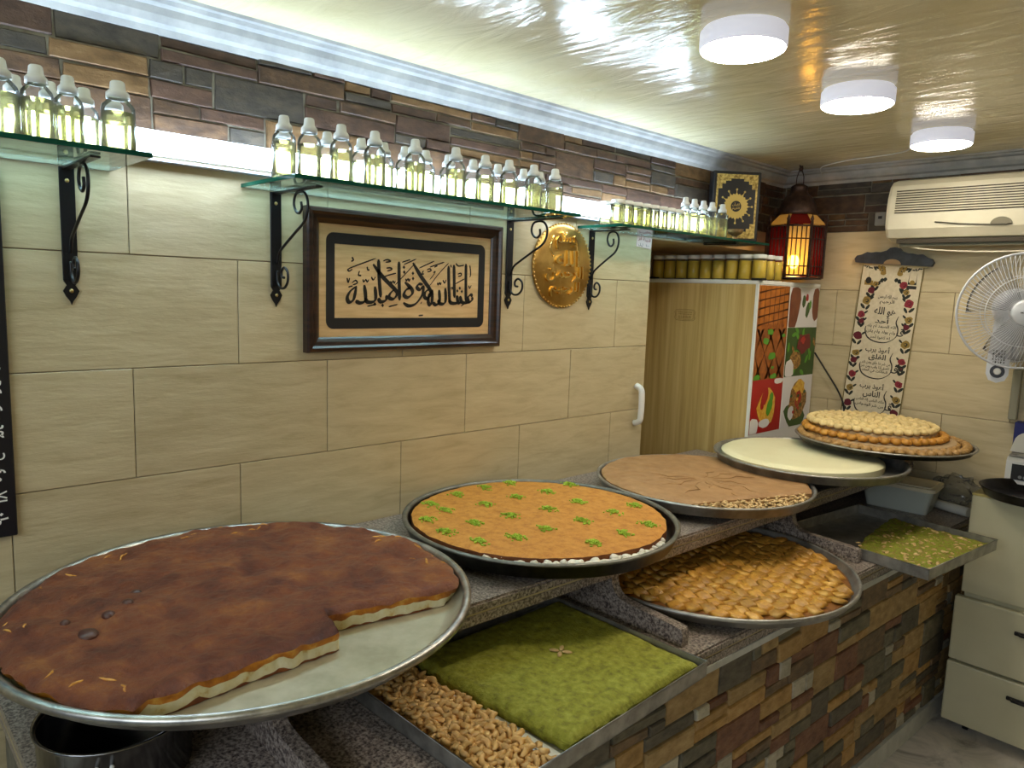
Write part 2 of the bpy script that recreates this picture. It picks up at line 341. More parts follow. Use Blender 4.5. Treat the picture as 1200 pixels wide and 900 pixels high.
# ------------------------------------------------------------------ writing
AR = {'ا': 'ﺍﺎ', 'أ': 'ﺃﺄ', 'إ': 'ﺇﺈ', 'ب': 'ﺏﺐﺑﺒ', 'ت': 'ﺕﺖﺗﺘ', 'ث': 'ﺙﺚﺛﺜ', 'ج': 'ﺝﺞﺟﺠ', 'ح': 'ﺡﺢﺣﺤ', 'خ': 'ﺥﺦﺧﺨ', 'د': 'ﺩﺪ', 'ذ': 'ﺫﺬ', 'ر': 'ﺭﺮ', 'ز': 'ﺯﺰ',
      'س': 'ﺱﺲﺳﺴ', 'ش': 'ﺵﺶﺷﺸ', 'ص': 'ﺹﺺﺻﺼ', 'ض': 'ﺽﺾﺿﻀ', 'ط': 'ﻁﻂﻃﻄ', 'ع': 'ﻉﻊﻋﻌ', 'غ': 'ﻍﻎﻏﻐ', 'ف': 'ﻑﻒﻓﻔ', 'ق': 'ﻕﻖﻗﻘ', 'ك': 'ﻙﻚﻛﻜ', 'ل': 'ﻝﻞﻟﻠ',
      'م': 'ﻡﻢﻣﻤ', 'ن': 'ﻥﻦﻧﻨ', 'ه': 'ﻩﻪﻫﻬ', 'و': 'ﻭﻮ', 'ي': 'ﻱﻲﻳﻴ', 'ة': 'ﺓﺔ', 'آ': 'ﺁﺂ', 'ؤ': 'ﺅﺆ', 'ئ': 'ﺉﺊﺋﺌ', 'ى': 'ﻯﻰ'}
def arabic(t):
    out = []
    for i, ch in enumerate(t):
        if ch not in AR: out.append(ch); continue
        f = AR[ch]; pj = i > 0 and t[i - 1] in AR and len(AR[t[i - 1]]) == 4
        nj = len(f) == 4 and i + 1 < len(t) and t[i + 1] in AR
        out.append(f[3] if pj and nj else f[2] if nj else f[1] if pj else f[0])
    return ''.join(out[::-1])
def text_mb(body, w, h, mi=0, depth=.0006, weight=0):
    cu = bpy.data.curves.new('lettering', 'FONT'); cu.body = body; cu.resolution_u = 2; cu.size = 1; cu.offset = weight
    o = bpy.data.objects.new('lettering', cu); C.objects.link(o)
    bpy.context.view_layer.update()
    me = bpy.data.meshes.new_from_object(o.evaluated_get(bpy.context.evaluated_depsgraph_get()))
    vs = [v.co.copy() for v in me.vertices]; fs = [tuple(p.vertices) for p in me.polygons]
    bpy.data.objects.remove(o); bpy.data.curves.remove(cu); bpy.data.meshes.remove(me)
    mb = MB()
    if not vs: return mb
    x0 = min(v.x for v in vs); x1 = max(v.x for v in vs); y0 = min(v.y for v in vs); y1 = max(v.y for v in vs)
    vs = [((v.x - (x0 + x1) / 2) / max(x1 - x0, 1e-6) * w, (v.y - (y0 + y1) / 2) / max(y1 - y0, 1e-6) * h, depth) for v in vs]
    return mb.add(vs, fs, mi)
def put(dst, src, mat, mi=None):
    o = len(dst.v); dst.v += [tuple(mat @ Vector(p)) for p in src.v]
    for f, m, s in zip(src.f, src.mi, src.sm): dst.f.append(tuple(i + o for i in f)); dst.mi.append(m if mi is None else mi); dst.sm.append(s)
def ribbon(mb, pts, w, mi=0, z=.0006, nib=radians(55), amin=.35, k=5):
    P = smooth_path([(x, y, 0) for x, y in pts], k); vs = []; n = len(P)
    for i, p in enumerate(P):
        t = P[min(i + 1, n - 1)] - P[max(i - 1, 0)]; a = atan2(t.y, t.x)
        e = min(1, .45 + min(i, n - 1 - i) / max(n * .18, 1))
        hw = w * .5 * (amin + (1 - amin) * abs(sin(a - nib))) * e; nrm = Vector((-sin(a), cos(a), 0)) * hw
        vs += [(p.x + nrm.x, p.y + nrm.y, z), (p.x - nrm.x, p.y - nrm.y, z)]
    mb.add(vs, [(2 * i, 2 * i + 1, 2 * i + 3, 2 * i + 2) for i in range(n - 1)], mi)
def blob(mb, cx, cy, rx, ry, mi, z, n=14, jit=.12, ang=0, seed=0):
    rnd = random.Random(seed); vs = [(cx, cy, z)]
    for i in range(n):
        a = 2 * pi * i / n; q = 1 + rnd.uniform(-jit, jit); x = rx * cos(a) * q; y = ry * sin(a) * q
        vs.append((cx + x * cos(ang) - y * sin(ang), cy + x * sin(ang) + y * cos(ang), z))
    mb.add(vs, [(0, 1 + i, 1 + (i + 1) % n) for i in range(n)], mi)
ORD = ['first', 'second', 'third', 'fourth', 'fifth', 'sixth', 'seventh', 'eighth', 'ninth', 'tenth', 'eleventh', 'twelfth', 'thirteenth', 'fourteenth']

# ================================================================== SETTING
YB, ZC, ZBR, ALC_Y, ALC_Z = 2.953, 2.247, 1.962, 1.925, 1.868
wl = MB()
wl.box((-.12, -1.6, 0), (-.012, ALC_Y, ZC)); wl.box((-.12, ALC_Y, ALC_Z), (-.012, YB, ZC))

wall_left = struct('wall_left', wl, M['grout'])
rc = MB(); rc.box((-.56, ALC_Y - .1, 0), (-.12, ALC_Y, ALC_Z + .1)); rc.box((-.56, ALC_Y, ALC_Z), (-.12, YB, ALC_Z + .1)); rc.box((-.62, ALC_Y - .1, 0), (-.56, YB, ALC_Z + .1))
rc.box((-.12, ALC_Y - .003, 0), (-.0005, ALC_Y + .0005, ALC_Z)); rc.box((-.12, ALC_Y, ALC_Z - .0005), (-.0005, YB, ALC_Z + .003)); obj('recess_lining', rc, M['tile'], wall_left)
wb = MB(); wb.box((-.62, YB + .012, 0), (2.7, YB + .12, ZC)); wall_back = struct('wall_back', wb, M['grout'])
wr = MB(); wr.box((2.7, -1.6, 0), (2.8, YB + .12, ZC)); wall_right = struct('wall_right', wr, M['tile'])
wf = MB(); wf.box((-.12, -2.0, 2.12), (2.8, -1.9, ZC)); wf.box((-.12, -2.0, 0), (.3, -1.9, 2.12)); wf.box((2.6, -2.0, 0), (2.8, -1.9, 2.12))
wall_front = struct('wall_front', wf, M['tile'])
fl = MB(); fl.box((-.62, -2.4, -.08), (2.8, YB + .12, 0)); struct('floor', fl, M['marble'])
ce = MB(); ce.box((-.62, -2.0, ZC), (2.8, YB + .12, ZC + .1)); struct('ceiling', ce, M['ceiling'])
def tile_rows(parent, right, u0, u1, cut=None):
    lines = [-.1, .157, .413, .670, .927, 1.184, 1.440, 1.697, ZBR]
    for r in range(len(lines) - 1):
        z0, z1 = lines[r], lines[r + 1]; off = 0 if r % 2 == 1 else .246
        u = off - .492 * 8
        while u < u1:
            a, b = max(u, u0), min(u + .492, u1); za, zb = max(z0, 0), z1
            parts = [(a, b, za, zb)]
            if cut:
                cy, cz = cut
                if b > cy and za < cz:
                    parts = []
                    if a < cy: parts.append((a, cy, za, zb))
                    if zb > cz: parts.append((max(a, cy), b, cz, zb))
            for (p, q, m, n) in parts:
                if q - p > .01 and n - m > .01:
                    t = MB(); g = .0009
                    t.box((p + g, m + g, -.012), (q - g, n - g, random.uniform(-.0008, .0004)), mat=right, bev=.0012)
                    obj('tile', t, M['tile'], parent)
            u += .492
tile_rows(wall_left, WALL_L, -1.6, YB, (ALC_Y, ALC_Z))
tile_rows(wall_back, Matrix.Translation((.065, YB, 0)) @ WALL_B, -.6, 2.6)
def stone_box(u0, u1, v0, v1, d, ch=.0024):
    """a stone piece in (right, up, out) space with a chamfered uneven face"""
    j = lambda: random.uniform(-.0022, .0022)
    b = [(u0, v0), (u1, v0), (u1, v1), (u0, v1)]; b = [(x + j(), y + j()) for x, y in b]
    cx = (u0 + u1) / 2; cy = (v0 + v1) / 2
    f = [(x + (ch if x < cx else -ch), y + (ch if y < cy else -ch)) for x, y in b]
    vs = [(x, y, -.006) for x, y in b] + [(x, y, d - .004) for x, y in b] + [(x, y, d + random.uniform(-.0015, .0015)) for x, y in f]
    fs = [(3, 2, 1, 0), (8, 9, 10, 11)] + [(i, (i + 1) % 4, 4 + (i + 1) % 4, 4 + i) for i in range(4)] + [(4 + i, 4 + (i + 1) % 4, 8 + (i + 1) % 4, 8 + i) for i in range(4)]
    return MB().add(vs, fs)
def stone_courses(parent, right, u0, u1, v0, v1, band, mats, wts, umin, umax, g=.0022, pale=None):
    nb = max(1, round((v1 - v0) / band)); h = (v1 - v0) / nb; n = 0
    for r in range(nb):
        u = u0 - random.uniform(0, .15)
        while u < u1:
            w = random.uniform(umin, umax); a, b = max(u, u0), min(u + w, u1); u += w
            if b - a < .012: continue
            vb = v0 + r * h; pat = random.random()
            cuts = [0, 1] if pat < .3 else [0, random.choice([.38, .5, .62]), 1] if pat < .82 else [0, .33, .66, 1]
            for c0, c1 in zip(cuts[:-1], cuts[1:]):
                us = [a, b]
                if pat >= .3 and b - a > .1 and random.random() < .42: us = [a, a + (b - a) * random.uniform(.3, .7), b]
                for p, q in zip(us[:-1], us[1:]):
                    m = random.choices(mats, wts)[0]
                    if pale is not None and (q - p) < .085 and random.random() < .5: m = pale
                    s = stone_box(p + g, q - g, vb + c0 * h + g, vb + c1 * h - g, random.uniform(.004, .011))
                    s.v = [tuple(right @ Vector(t)) for t in s.v]; obj('brick', s, m, parent); n += 1
    return n
mo = MB(); mo.box((-.6, ZBR, -.02), (YB, 2.2, -.006), mat=WALL_L)
band_l = obj('stone_band', MB().box((-1.6, ZBR, -.014), (YB, 2.22, .001), mat=WALL_L), M['mortar'], wall_left)
stone_courses(band_l, WALL_L, -.75, YB, ZBR, 2.21, .083, UP, [4, 3, 3, 2], .14, .30)
WBm = Matrix.Translation((0, YB, 0)) @ WALL_B
band_b = obj('stone_band', MB().box((-.1, ZBR, -.014), (2.6, 2.22, .001), mat=WBm), M['mortar'], wall_back)
stone_courses(band_b, WBm, .0, 1.75, ZBR, 2.21, .083, UP, [5, 3, 2, 3], .14, .28)
# cornice: a moulded profile (out, down from the ceiling)
prof = [(0, -.066), (.010, -.066), (.016, -.054), (.030, -.048), (.040, -.034), (.046, -.020), (.060, -.016), (.066, -.008), (.078, -.007), (.082, 0), (0, 0)]
def cornice(name, right, u0, u1):
    mb = MB(); n = len(prof); vs = [(u0, ZC + d, o) for o, d in prof] + [(u1, ZC + d, o) for o, d in prof]
    mb.add([tuple(right @ Vector(p)) for p in vs], [tuple(range(n)), tuple(range(n, 2 * n))[::-1]] + [(i, n + i, n + (i + 1) % n, (i + 1) % n) for i in range(n)])
    struct(name, mb, M['cornice'])
cornice('trim_1', WALL_L, -1.6, YB); cornice('trim_2', WBm, 0, 2.7)

# ================================================================== COUNTER
ZU, ZL = .959, .795
counter = thing('display_counter', 'two-level granite counter faced with mixed slate pieces along the tiled wall', 'counter', (0, 0, 0))
xf = lambda y: .858 + .040 * y           # face of the stone cladding
xu = lambda y: .621 + .0323 * y          # front of the upper slab
ang = math.atan(.040); NX, NY = .244, 2.345      # the refrigerator stands on the floor in this notch
YA, YE = -.30, 2.945
cb = MB(); cb.prism([(.01, YA + .02), (xf(YA) - .012, YA + .02), (xf(YE) - .012, YE), (NX, YE), (NX, NY), (.01, NY)], .0, ZL - .045)
obj('base_wall', cb, M['mortar'], counter)
obj('back_shade_sheet', MB().box((.003, YA + .02, ZL), (.03, NY - .01, ZU - .05)), M['slab_shade'], counter)  # added black sheet, painting the deep shade under the upper slab
obj('end_shade_sheet', MB().box((NX + .002, NY, ZL), (NX + .02, YE, ZU - .05)), M['slab_shade'], counter)  # same painted shade, carried along the refrigerator notch
FRm = Matrix.Translation((xf(0) - .004, 0, 0)) @ Matrix.Rotation(-ang, 4, 'Z') @ WALL_L
nb = stone_courses(counter, FRm, .27, 2.945, .078, ZL - .066, .0880, FR, [8, 4, 5, 7, 0, 5, 3], .11, .24, pale=FR[4])
sk = MB(); sk.prism([(xf(YA) - .01, YA), (xf(YA) + .012, YA), (xf(YE) + .012, YE), (xf(YE) - .01, YE)], 0, .074); obj('skirting', sk, M['white_stone'], counter)
tr = MB(); tr.prism([(xf(YA) - .01, YA), (xf(YA) + .015, YA), (xf(YE) + .015, YE), (xf(YE) - .01, YE)], ZL - .064, ZL - .0462); obj('white_trim', tr, M['white_stone'], counter)
def slab(name, xfun, y0, y1, zt, th):
    mb = MB(); h = (th - .006) / 2
    def layer(za, zb, inset, mi):
        mb.prism([(.003, y0), (xfun(y0) - inset, y0), (xfun(y1) - inset, y1), (NX, y1), (NX, NY), (.003, NY)], za, zb, mi)
    layer(zt - h, zt - .006, 0, 0); layer(zt - .006, zt, .004, 0); layer(zt - h - .006, zt - h, .0025, 1); layer(zt - th, zt - h - .006, 0, 0)
    return obj(name, mb, [M['granite'], M['granite_line']], counter)
slab('lower_slab', lambda y: xf(y) + .012, YA, YE, ZL, .046)
slab('upper_slab', xu, -.03, YE, ZU, .050)
def console(y):
    zt = ZU - .051; zb = ZL + .001; x0 = xu(y) - .012; x1 = xf(y) - .035
    pr = [(x0, zt), (x0 - .006, zt - .02)]
    cur = smooth_path([(x0, zt, 0), (x0 + .004, zt - .026, 0), (x0 + .020, zt - .048, 0), (x0 + .055, zb + .054, 0), (x1 - .04, zb + .048, 0), (x1, zb + .044, 0)], 5)
    poly = [(p.x, p.y) for p in cur] + [(x1 + .004, zb + .03), (x1 + .004, zb), (.12, zb), (.12, zt)]
    mat = Matrix(((1, 0, 0, 0), (0, 0, -1, y + .014), (0, 1, 0, 0), (0, 0, 0, 1)))
    obj('console', MB().prism(poly, 0, .028, 0, mat), M['granite'], counter)
for y in (.05, .985, 1.93): console(y)

# ================================================================== ROUND TRAYS
def round_tray(name, label, x, y, zrim, r, depth, m_out, m_in, zbase, roll=.008, group='large round sweet trays', flare=.012, ring=.62, rim=.011, m_rim=None, off=(0, 0)):
    t = thing(name, label, 'tray', (x, y, zbase), 0, group); zb = zrim - depth - zbase; zr = zrim - zbase
    mb = MB(); ri = r - flare
    mb.lathe([(ri - .02, zb), (ri - .004, zb + .004), (r - .006, zr - roll), (r, zr - roll * .9), (r + .001, zr - roll * .3), (r - rim * .45, zr), (r - rim + .001, zr - roll * .3), (r - rim, zr - roll), (ri - .009, zb + .006), (ri - .024, zb + .0035)], 96, 0,
             mis=[0, 0, 2, 2, 2, 2, 2, 1, 1])
    obj('pan', mb, [m_out, m_in, m_rim or M['steel']], t)
    if zb > .004:
        obj('stand_ring', MB().lathe([(r * ring, 0), (r * ring, zb - .0005), (r * ring * .85, zb - .0005), (r * ring * .85, 0), (r * ring, 0)], 40, 0, (off[0], off[1], 0)), M['support'], t)
    return t
def arc(cx, cy, r, a0, a1, n):
    return [(cx + r * cos(a0 + (a1 - a0) * i / n), cy + r * sin(a0 + (a1 - a0) * i / n)) for i in range(n + 1)]
def line(a, b, n): return [(a[0] + (b[0] - a[0]) * i / n, a[1] + (b[1] - a[1]) * i / n) for i in range(1, n)]
def star_slab(bound, c, z0, z1, rings=26, amp=.002, fr=18, droop=.006, drw=.05, sides=((0, 0),), edge_amp=0, top_mi=0, seed=0, fine=0, taper=0):
    """a food slab: star-shaped outline about c, bumpy top, side bands [(height fraction, material)]"""
    mb = MB(); n = len(bound); B = [Vector((x, y)) for x, y in bound]; c2 = Vector(c); vs = [(c[0], c[1], z1)]
    def zz(x, y, t):
        h = amp * mnoise.fractal(Vector((x * fr, y * fr, seed)), .8, 2.1, 4) + fine * mnoise.fractal(Vector((x * fr * 5, y * fr * 5, seed + 4)), .7, 2.1, 3)
        return z1 + h - droop * max(0, (t - (1 - drw)) / drw) ** 2
    for j in range(1, rings + 1):
        t = (j / rings) ** .8
        for i, b in enumerate(B):
            p = c2 + (b - c2) * t
            if edge_amp and t > .9: p += (b - c2).normalized() * edge_amp * mnoise.noise(Vector((b.x * 40, b.y * 40, seed + 3))) * ((t - .9) / .1)
            vs.append((p.x, p.y, zz(p.x, p.y, t)))
    fs = [(0, 1 + i, 1 + (i + 1) % n) for i in range(n)]
    for j in range(rings - 1):
        a = 1 + j * n; b = a + n
        fs += [(a + i, b + i, b + (i + 1) % n, a + (i + 1) % n) for i in range(n)]
    mb.add(vs, fs, top_mi, True)
    last = vs[1 + (rings - 1) * n:]; prev = last
    for f, mi in sides:
        cur = []
        for i, (x, y, z) in enumerate(last):
            q = mnoise.noise(Vector((x * 60, y * 60, f * 9 + seed))) * .0025
            d = (Vector((x, y)) - c2).normalized(); wob = .26 * mnoise.noise(Vector((x * 45, y * 45, seed + 8))) if 0 < f < 1 else 0
            q -= taper * f * min(1, max(0, (math.hypot(x - t1[0], y - t1[1]) - .385) / .025)) if taper else 0; cur.append((x + d.x * q, y + d.y * q, z + (z0 - z) * min(1, max(0, f + wob))))
        o = len(mb.v); mb.v += list(prev) + list(cur)
        for i in range(n): mb.f.append((o + i, o + n + i, o + n + (i + 1) % n, o + (i + 1) % n)); mb.mi.append(mi); mb.sm.append(True)
        prev = cur
    return mb
# --- tray 1: big cheese pastry with a stepped cut
t1 = (.446, .074); r1 = .439
round_tray('round_tray', 'worn aluminium tray under the dark brown cheese pastry, nearest the viewer', t1[0], t1[1], 1.040, r1, .042, M['alu'], M['alu_floor'], ZU, .015, flare=.026, rim=.016, m_rim=M['alu'])
A, Bc, Cc, D = (.686, .416), (.636, .140), (.707, .124), (.724, -.206)
ra = .417; aA = atan2(A[1] - t1[1], A[0] - t1[0]); aD = atan2(D[1] - t1[1], D[0] - t1[0]) + 2 * pi
bnd = arc(t1[0], t1[1], ra, aA, aD, 150) + line(D, Cc, 40) + [Cc] + line(Cc, Bc, 10) + [Bc] + line(Bc, A, 34)
kn = star_slab(bnd, (.40, .08), 1.0025, 1.046, 56, .0085, 11, .012, .06, ((.16, 1), (.34, 1), (.9, 2), (1, 3)), .007, 0, 1, .0016, .022)
ko = obj('cheese_pastry', kn, [M['crust'], M['crust_edge'], M['cheese'], M['semolina_side']])
tag(ko, 'dark brown baked cheese pastry with a stepped cut, on the nearest tray', 'pastry')
cr = MB(); rnd = random.Random(21)                                    # yellow cheese showing through splits near the rim
for i in range(30):
    a = rnd.uniform(aA + .1, aD - .02); q = ra * rnd.uniform(.86, .972); d_ = a + rnd.choice([0, pi / 2, pi / 2]) + rnd.uniform(-.6, .6); x = t1[0] + q * cos(a); y = t1[1] + q * sin(a); pts = []
    for st_ in range(rnd.randint(4, 7)):
        if math.hypot(x - t1[0], y - t1[1]) > ra * .985: break
        h_ = .0085 * mnoise.fractal(Vector((x * 11, y * 11, 1)), .8, 2.1, 4); tt_ = math.hypot(x - t1[0], y - t1[1]) / ra
        pts.append((x, y, 1.046 + h_ - .012 * max(0, (tt_ - .94) / .06) ** 2)); d_ += rnd.uniform(-.8, .8); x += .006 * cos(d_); y += .006 * sin(d_)
    if len(pts) > 2: n__ = len(pts); cr.tube(pts, [.0005 + .0022 * sin(pi * u_ / (n__ - 1)) * rnd.uniform(.6, 1.3) for u_ in range(n__)], 6)
c_o = obj('cheese_split', cr, M['cheese_yellow'], ko); c_o['kind'] = 'stuff'
for (x, y, q) in ((.463, -.215, .022), (.415, -.17, .015), (.385, -.13, .013), (.40, -.235, .011), (.33, -.10, .014)):
    h_ = .0085 * mnoise.fractal(Vector((x * 11, y * 11, 1)), .8, 2.1, 4); obj('blister', MB().ball((x, y, 1.044 + h_), (q, q * .8, .008), 0, 12, 6), M['blister'], ko)
# --- tray 2: orange semolina with pistachio
t2 = (.397, .943)
round_tray('round_tray', 'blackened round tray holding the orange pastry dotted with green pistachio', t2[0], t2[1], 1.020, .388, .045, M['steel_dark'], M['steel_dark'], ZU, rim=.014, m_rim=M['rim_grey'])
r2 = lambda a: .359 + .002 * sin(5 * a) - .024 * max(0, cos(a + radians(25))) ** 2
b2 = [(t2[0] - .002 + r2(a) * cos(a), t2[1] - .001 + r2(a) * sin(a)) for a in [2 * pi * i / 160 for i in range(160)]]
s2 = star_slab(b2, t2, .979, 1.0205, 22, .0012, 30, .005, .05, ((.4, 1), (1, 1)), .004, 0, 5)
so = obj('semolina_pastry', s2, [M['semolina'], M['semolina_side']]); tag(so, 'orange semolina pastry dotted with green pistachio heaps, second tray back', 'pastry')
PI_ = [(0.107, 1.096), (0.097, 0.994), (0.232, 1.24), (0.251, 1.121), (0.108, 0.871), (0.239, 0.999), (0.382, 1.116), (0.516, 1.225), (0.144, 0.746), (0.239, 0.874), (0.215, 0.743), (0.383, 0.988), (0.363, 0.858), (0.516, 1.12), (0.25, 0.652), (0.351, 0.737), (0.514, 0.987), (0.648, 1.11), (0.362, 0.632), (0.502, 0.855), (0.655, 0.993), (0.501, 0.747), (0.467, 0.653), (0.653, 0.874)]
for i, (x, y) in enumerate(PI_):
    h = MB(); rnd = random.Random(i)
    for q in range(64):
        a = rnd.uniform(0, 2 * pi); d = abs(rnd.gauss(0, .012)); d = min(d, .027); z = max(0, .008 - d * .35) * rnd.random()
        s_ = rnd.uniform(.002, .0038)
        h.box((-s_, -s_ * .6, -s_ * .6), (s_, s_ * .6, s_ * .6), 0, Matrix.Translation((x + d * cos(a) * 1.25, y + d * sin(a), 1.0220 + z)) @ Matrix.Rotation(rnd.uniform(0, 3), 4, 'Z') @ Matrix.Rotation(rnd.uniform(-.6, .6), 4, 'X'))
    obj('pistachio_heap', h, M['pistachio'], so)
cl = MB(); rnd = random.Random(4)
for i in range(120):
    a = radians(-74 + 96 * (i / 119) + rnd.uniform(-2, 2)); q = .350 + rnd.uniform(-.010, .009); s_ = rnd.uniform(.005, .012) * (1.25 if 36 < i < 90 else .9)
    o0 = len(cl.v); cl.ball((t2[0] + q * cos(a), t2[1] + .004 + q * sin(a), 1.000 + rnd.uniform(-.006, .008)), (s_ * rnd.uniform(.8, 1.5), s_ * rnd.uniform(.7, 1.2), s_ * .7), 0, 8, 5)
    for w_ in range(o0, len(cl.v)): p_ = cl.v[w_]; n3 = .0035 * mnoise.noise(Vector(p_) * 120); cl.v[w_] = (p_[0] + n3, p_[1] - n3, p_[2] + n3)
cl_o = obj('cream_filling', cl, M['cream_lump'], so, label='white clotted cream squeezing out along the front edge'); cl_o['kind'] = 'stuff'
# --- tray 3: brown halva sheet over nuts
t3 = (.443, 1.701)
round_tray('round_tray', 'steel round tray with the creased brown sheet over chopped nuts, third back', t3[0], t3[1], 1.020, .369, .040, M['steel'], M['steel'], ZU)
e0, e1 = (.760, 1.82), (.60, 1.385)
a0 = atan2(e0[1] - t3[1], e0[0] - t3[0]); a1 = atan2(e1[1] - t3[1], e1[0] - t3[0]) + 2 * pi
p0 = (t3[0] + .352 * cos(a0), t3[1] + .352 * sin(a0)); p1 = (t3[0] + .352 * cos(a1), t3[1] + .352 * sin(a1))
b3 = arc(t3[0], t3[1], .352, a0, a1, 140) + line(p1, p0, 36)
s3 = star_slab(b3, (.42, 1.71), .985, 1.026, 26, .003, 16, .008, .06, ((.5, 0), (1, 0)), .006, 0, 9)
so3 = obj('halva_sheet', s3, [M['halva']]); tag(so3, 'creased light brown halva sheet on the third round tray', 'pastry')
cz = MB()
for i in range(11):
    a = radians(-150 + 26 * i + random.uniform(-6, 6)); c0 = Vector((.47, 1.66, 1.0275)); L = random.uniform(.12, .24)
    pts = [c0 + Vector((cos(a + .12 * sin(q * 2)) * L * q / 6, sin(a + .12 * sin(q * 2)) * L * q / 6, 0)) for q in range(1, 7)]
    cz.tube(pts, [.0003, .0012, .0016, .0016, .0012, .0003], 6)
obj('fold_crease', cz, M['halva'], so3)
nb_ = MB(); rnd = random.Random(3)
for i in range(520):
    t = rnd.random(); x = p1[0] + (p0[0] - p1[0]) * t; y = p1[1] + (p0[1] - p1[1]) * t; d = rnd.uniform(-.006, .085)
    x += d * .94; y += -d * .33
    if (x - t3[0]) ** 2 + (y - t3[1]) ** 2 > .346 ** 2: continue
    nb_.ball((0, 0, 0), (rnd.uniform(.007, .013), rnd.uniform(.004, .0065), .0032), 0, 6, 4, Matrix.Translation((x, y, 1.000 + rnd.uniform(.0, .018))) @ Matrix.Rotation(rnd.uniform(0, 6), 4, 'Z') @ Matrix.Rotation(rnd.uniform(-.5, .5), 4, 'Y'))
no = obj('chopped_nuts', nb_, M['nut_bits']); tag(no, 'chopped pale nuts spilling beside the halva sheet', 'nuts', kind='stuff')
# --- tray 4: pale pudding
t4 = (.576, 2.212)
round_tray('round_tray', 'steel round tray half filled by the smooth cream-coloured disc', t4[0], t4[1], 1.060, .349, .038, M['steel'], M['steel'], ZU, ring=.35)
b4 = [(.536 + .296 * cos(a), 2.232 + .296 * sin(a)) for a in [2 * pi * i / 140 for i in range(140)]]
s4 = star_slab(b4, (.53, 2.232), 1.0235, 1.0595, 14, .0012, 8, .010, .07, ((.5, 0), (1, 0)), .002, 0, 2)
tag(obj('pudding_disc', s4, [M['pudding']]), 'smooth pale cream pudding disc on the fourth round tray', 'dessert')
# --- tray 6: three tiers of small cookies on a far tray
t6 = (.71, 2.57)
round_tray('round_tray', 'round tray of stacked little cookies by the back wall', t6[0], t6[1], 1.108, .328, .026, M['steel_dark'], M['steel_dark'], ZU, .006, ring=.22, off=(-.15, .19))
def tier(cx, cy, r, z, mat, label, group, ring_only, papr, pr, n):
    if papr:
        po = obj('parchment_sheet', MB().lathe([(r + .004, 0), (r + .004, .002)], 48, 0, (cx, cy, z - .002)), M['parchment']); tag(po, papr, 'paper')
    me = MB().lathe([(pr * .55, 0), (pr, pr * .35), (pr * 1.0, pr * .75), (pr * .62, pr * 1.15), (0.0001, pr * 1.28)], 9).mesh('cookie', mat); spots = []
    if ring_only:
        for k_ in range(2):
            rr = r - pr - k_ * 2.05 * pr; m = int(2 * pi * rr / (2.02 * pr))
            spots += [(cx + rr * cos(2 * pi * i / m + k_), cy + rr * sin(2 * pi * i / m + k_)) for i in range(m)]
        spots = spots[:n]
    else:
        rr = r - pr; k_ = 0
        while rr > pr * .4:
            m = max(1, int(2 * pi * rr / (2.05 * pr))); spots += [(cx + rr * cos(2 * pi * i / m + k_), cy + rr * sin(2 * pi * i / m + k_)) for i in range(m)]; rr -= pr * 1.95; k_ += .3
    for x, y in spots:
        o = obj('cookie', me, None, None, (x, y, z + random.uniform(0, .002)), (random.uniform(-.15, .15), random.uniform(-.15, .15), random.uniform(0, 6)))
        tag(o, label, 'cookie', group)
    return len(spots)
tier(.705, 2.568, .316, 1.0960, M['cookie_tan'], 'tan nut cookie in the ring of the lowest tier on the far tray', 'tan cookies of the lowest tier', True, None, .0185, 92)
def layer_(r, h, x, y, z, lb): tag(obj('paper_layer', MB().lathe([(r, 0), (r, h)], 48, 0, (x, y, z)), M['parchment']), lb, 'paper')
layer_(.262, .034, .705, 2.568, 1.0866, 'tan paper-covered layer between the lowest cookies')
tier(.668, 2.578, .272, 1.1220, M['cookie_orange'], 'golden cookie in the ring of the middle tier on the far tray', 'golden cookies of the middle tier', True, None, .0185, 80)
layer_(.224, .029, .668, 2.578, 1.1214, 'tan paper-covered layer under the pale top cookies')
tier(.655, 2.585, .246, 1.1510, M['cookie_pale'], 'pale cream cookie in the heap on top of the far tray', 'pale cookies of the top tier', False, None, .0175, 0)

# --- tray 5: cut baklava on the lower slab
t5 = (.640, 1.452); r5 = .428
round_tray('round_tray', 'round tray of cut golden baklava pushed under the upper slab', t5[0], t5[1], .842, r5, .034, M['steel'], M['steel'], ZL, .012)
bk = obj('baklava', MB().lathe([(.402, 0), (.402, .012), (.398, .014)], 72, 0, (0, 0, 0)), M['baklava_base'], None, (t5[0], t5[1], .8105)); tag(bk, 'golden baklava cut in small diamond pieces on the lower round tray', 'pastry')
def baklava_mesh(seed):
    rnd = random.Random(seed); mb = MB(); a, b = .0220, .0186
    lay = []
    for z, s in ((0, 1.0), (.006, 1.0), (.0105, .84), (.0125, .5)):
        lay.append([(x * s + rnd.uniform(-.0022, .0022), y * s + rnd.uniform(-.0022, .0022), z + rnd.uniform(-.0025, .0025) * (z > .005)) for x, y in ((-a, -b * .92), (a * .9, -b), (a, b * .92), (-a * .9, b))])
    vs = [p for l_ in lay for p in l_]; fs = []
    for j in range(3): fs += [(j * 4 + i, j * 4 + (i + 1) % 4, j * 4 + 4 + (i + 1) % 4, j * 4 + 4 + i) for i in range(4)]
    fs.append((12, 13, 14, 15)); mb.add(vs, fs, 0, True); return mb.mesh('baklava_piece', M['baklava'])
bms = [baklava_mesh(i) for i in range(9)]; nbk = 0; ga = radians(-18)
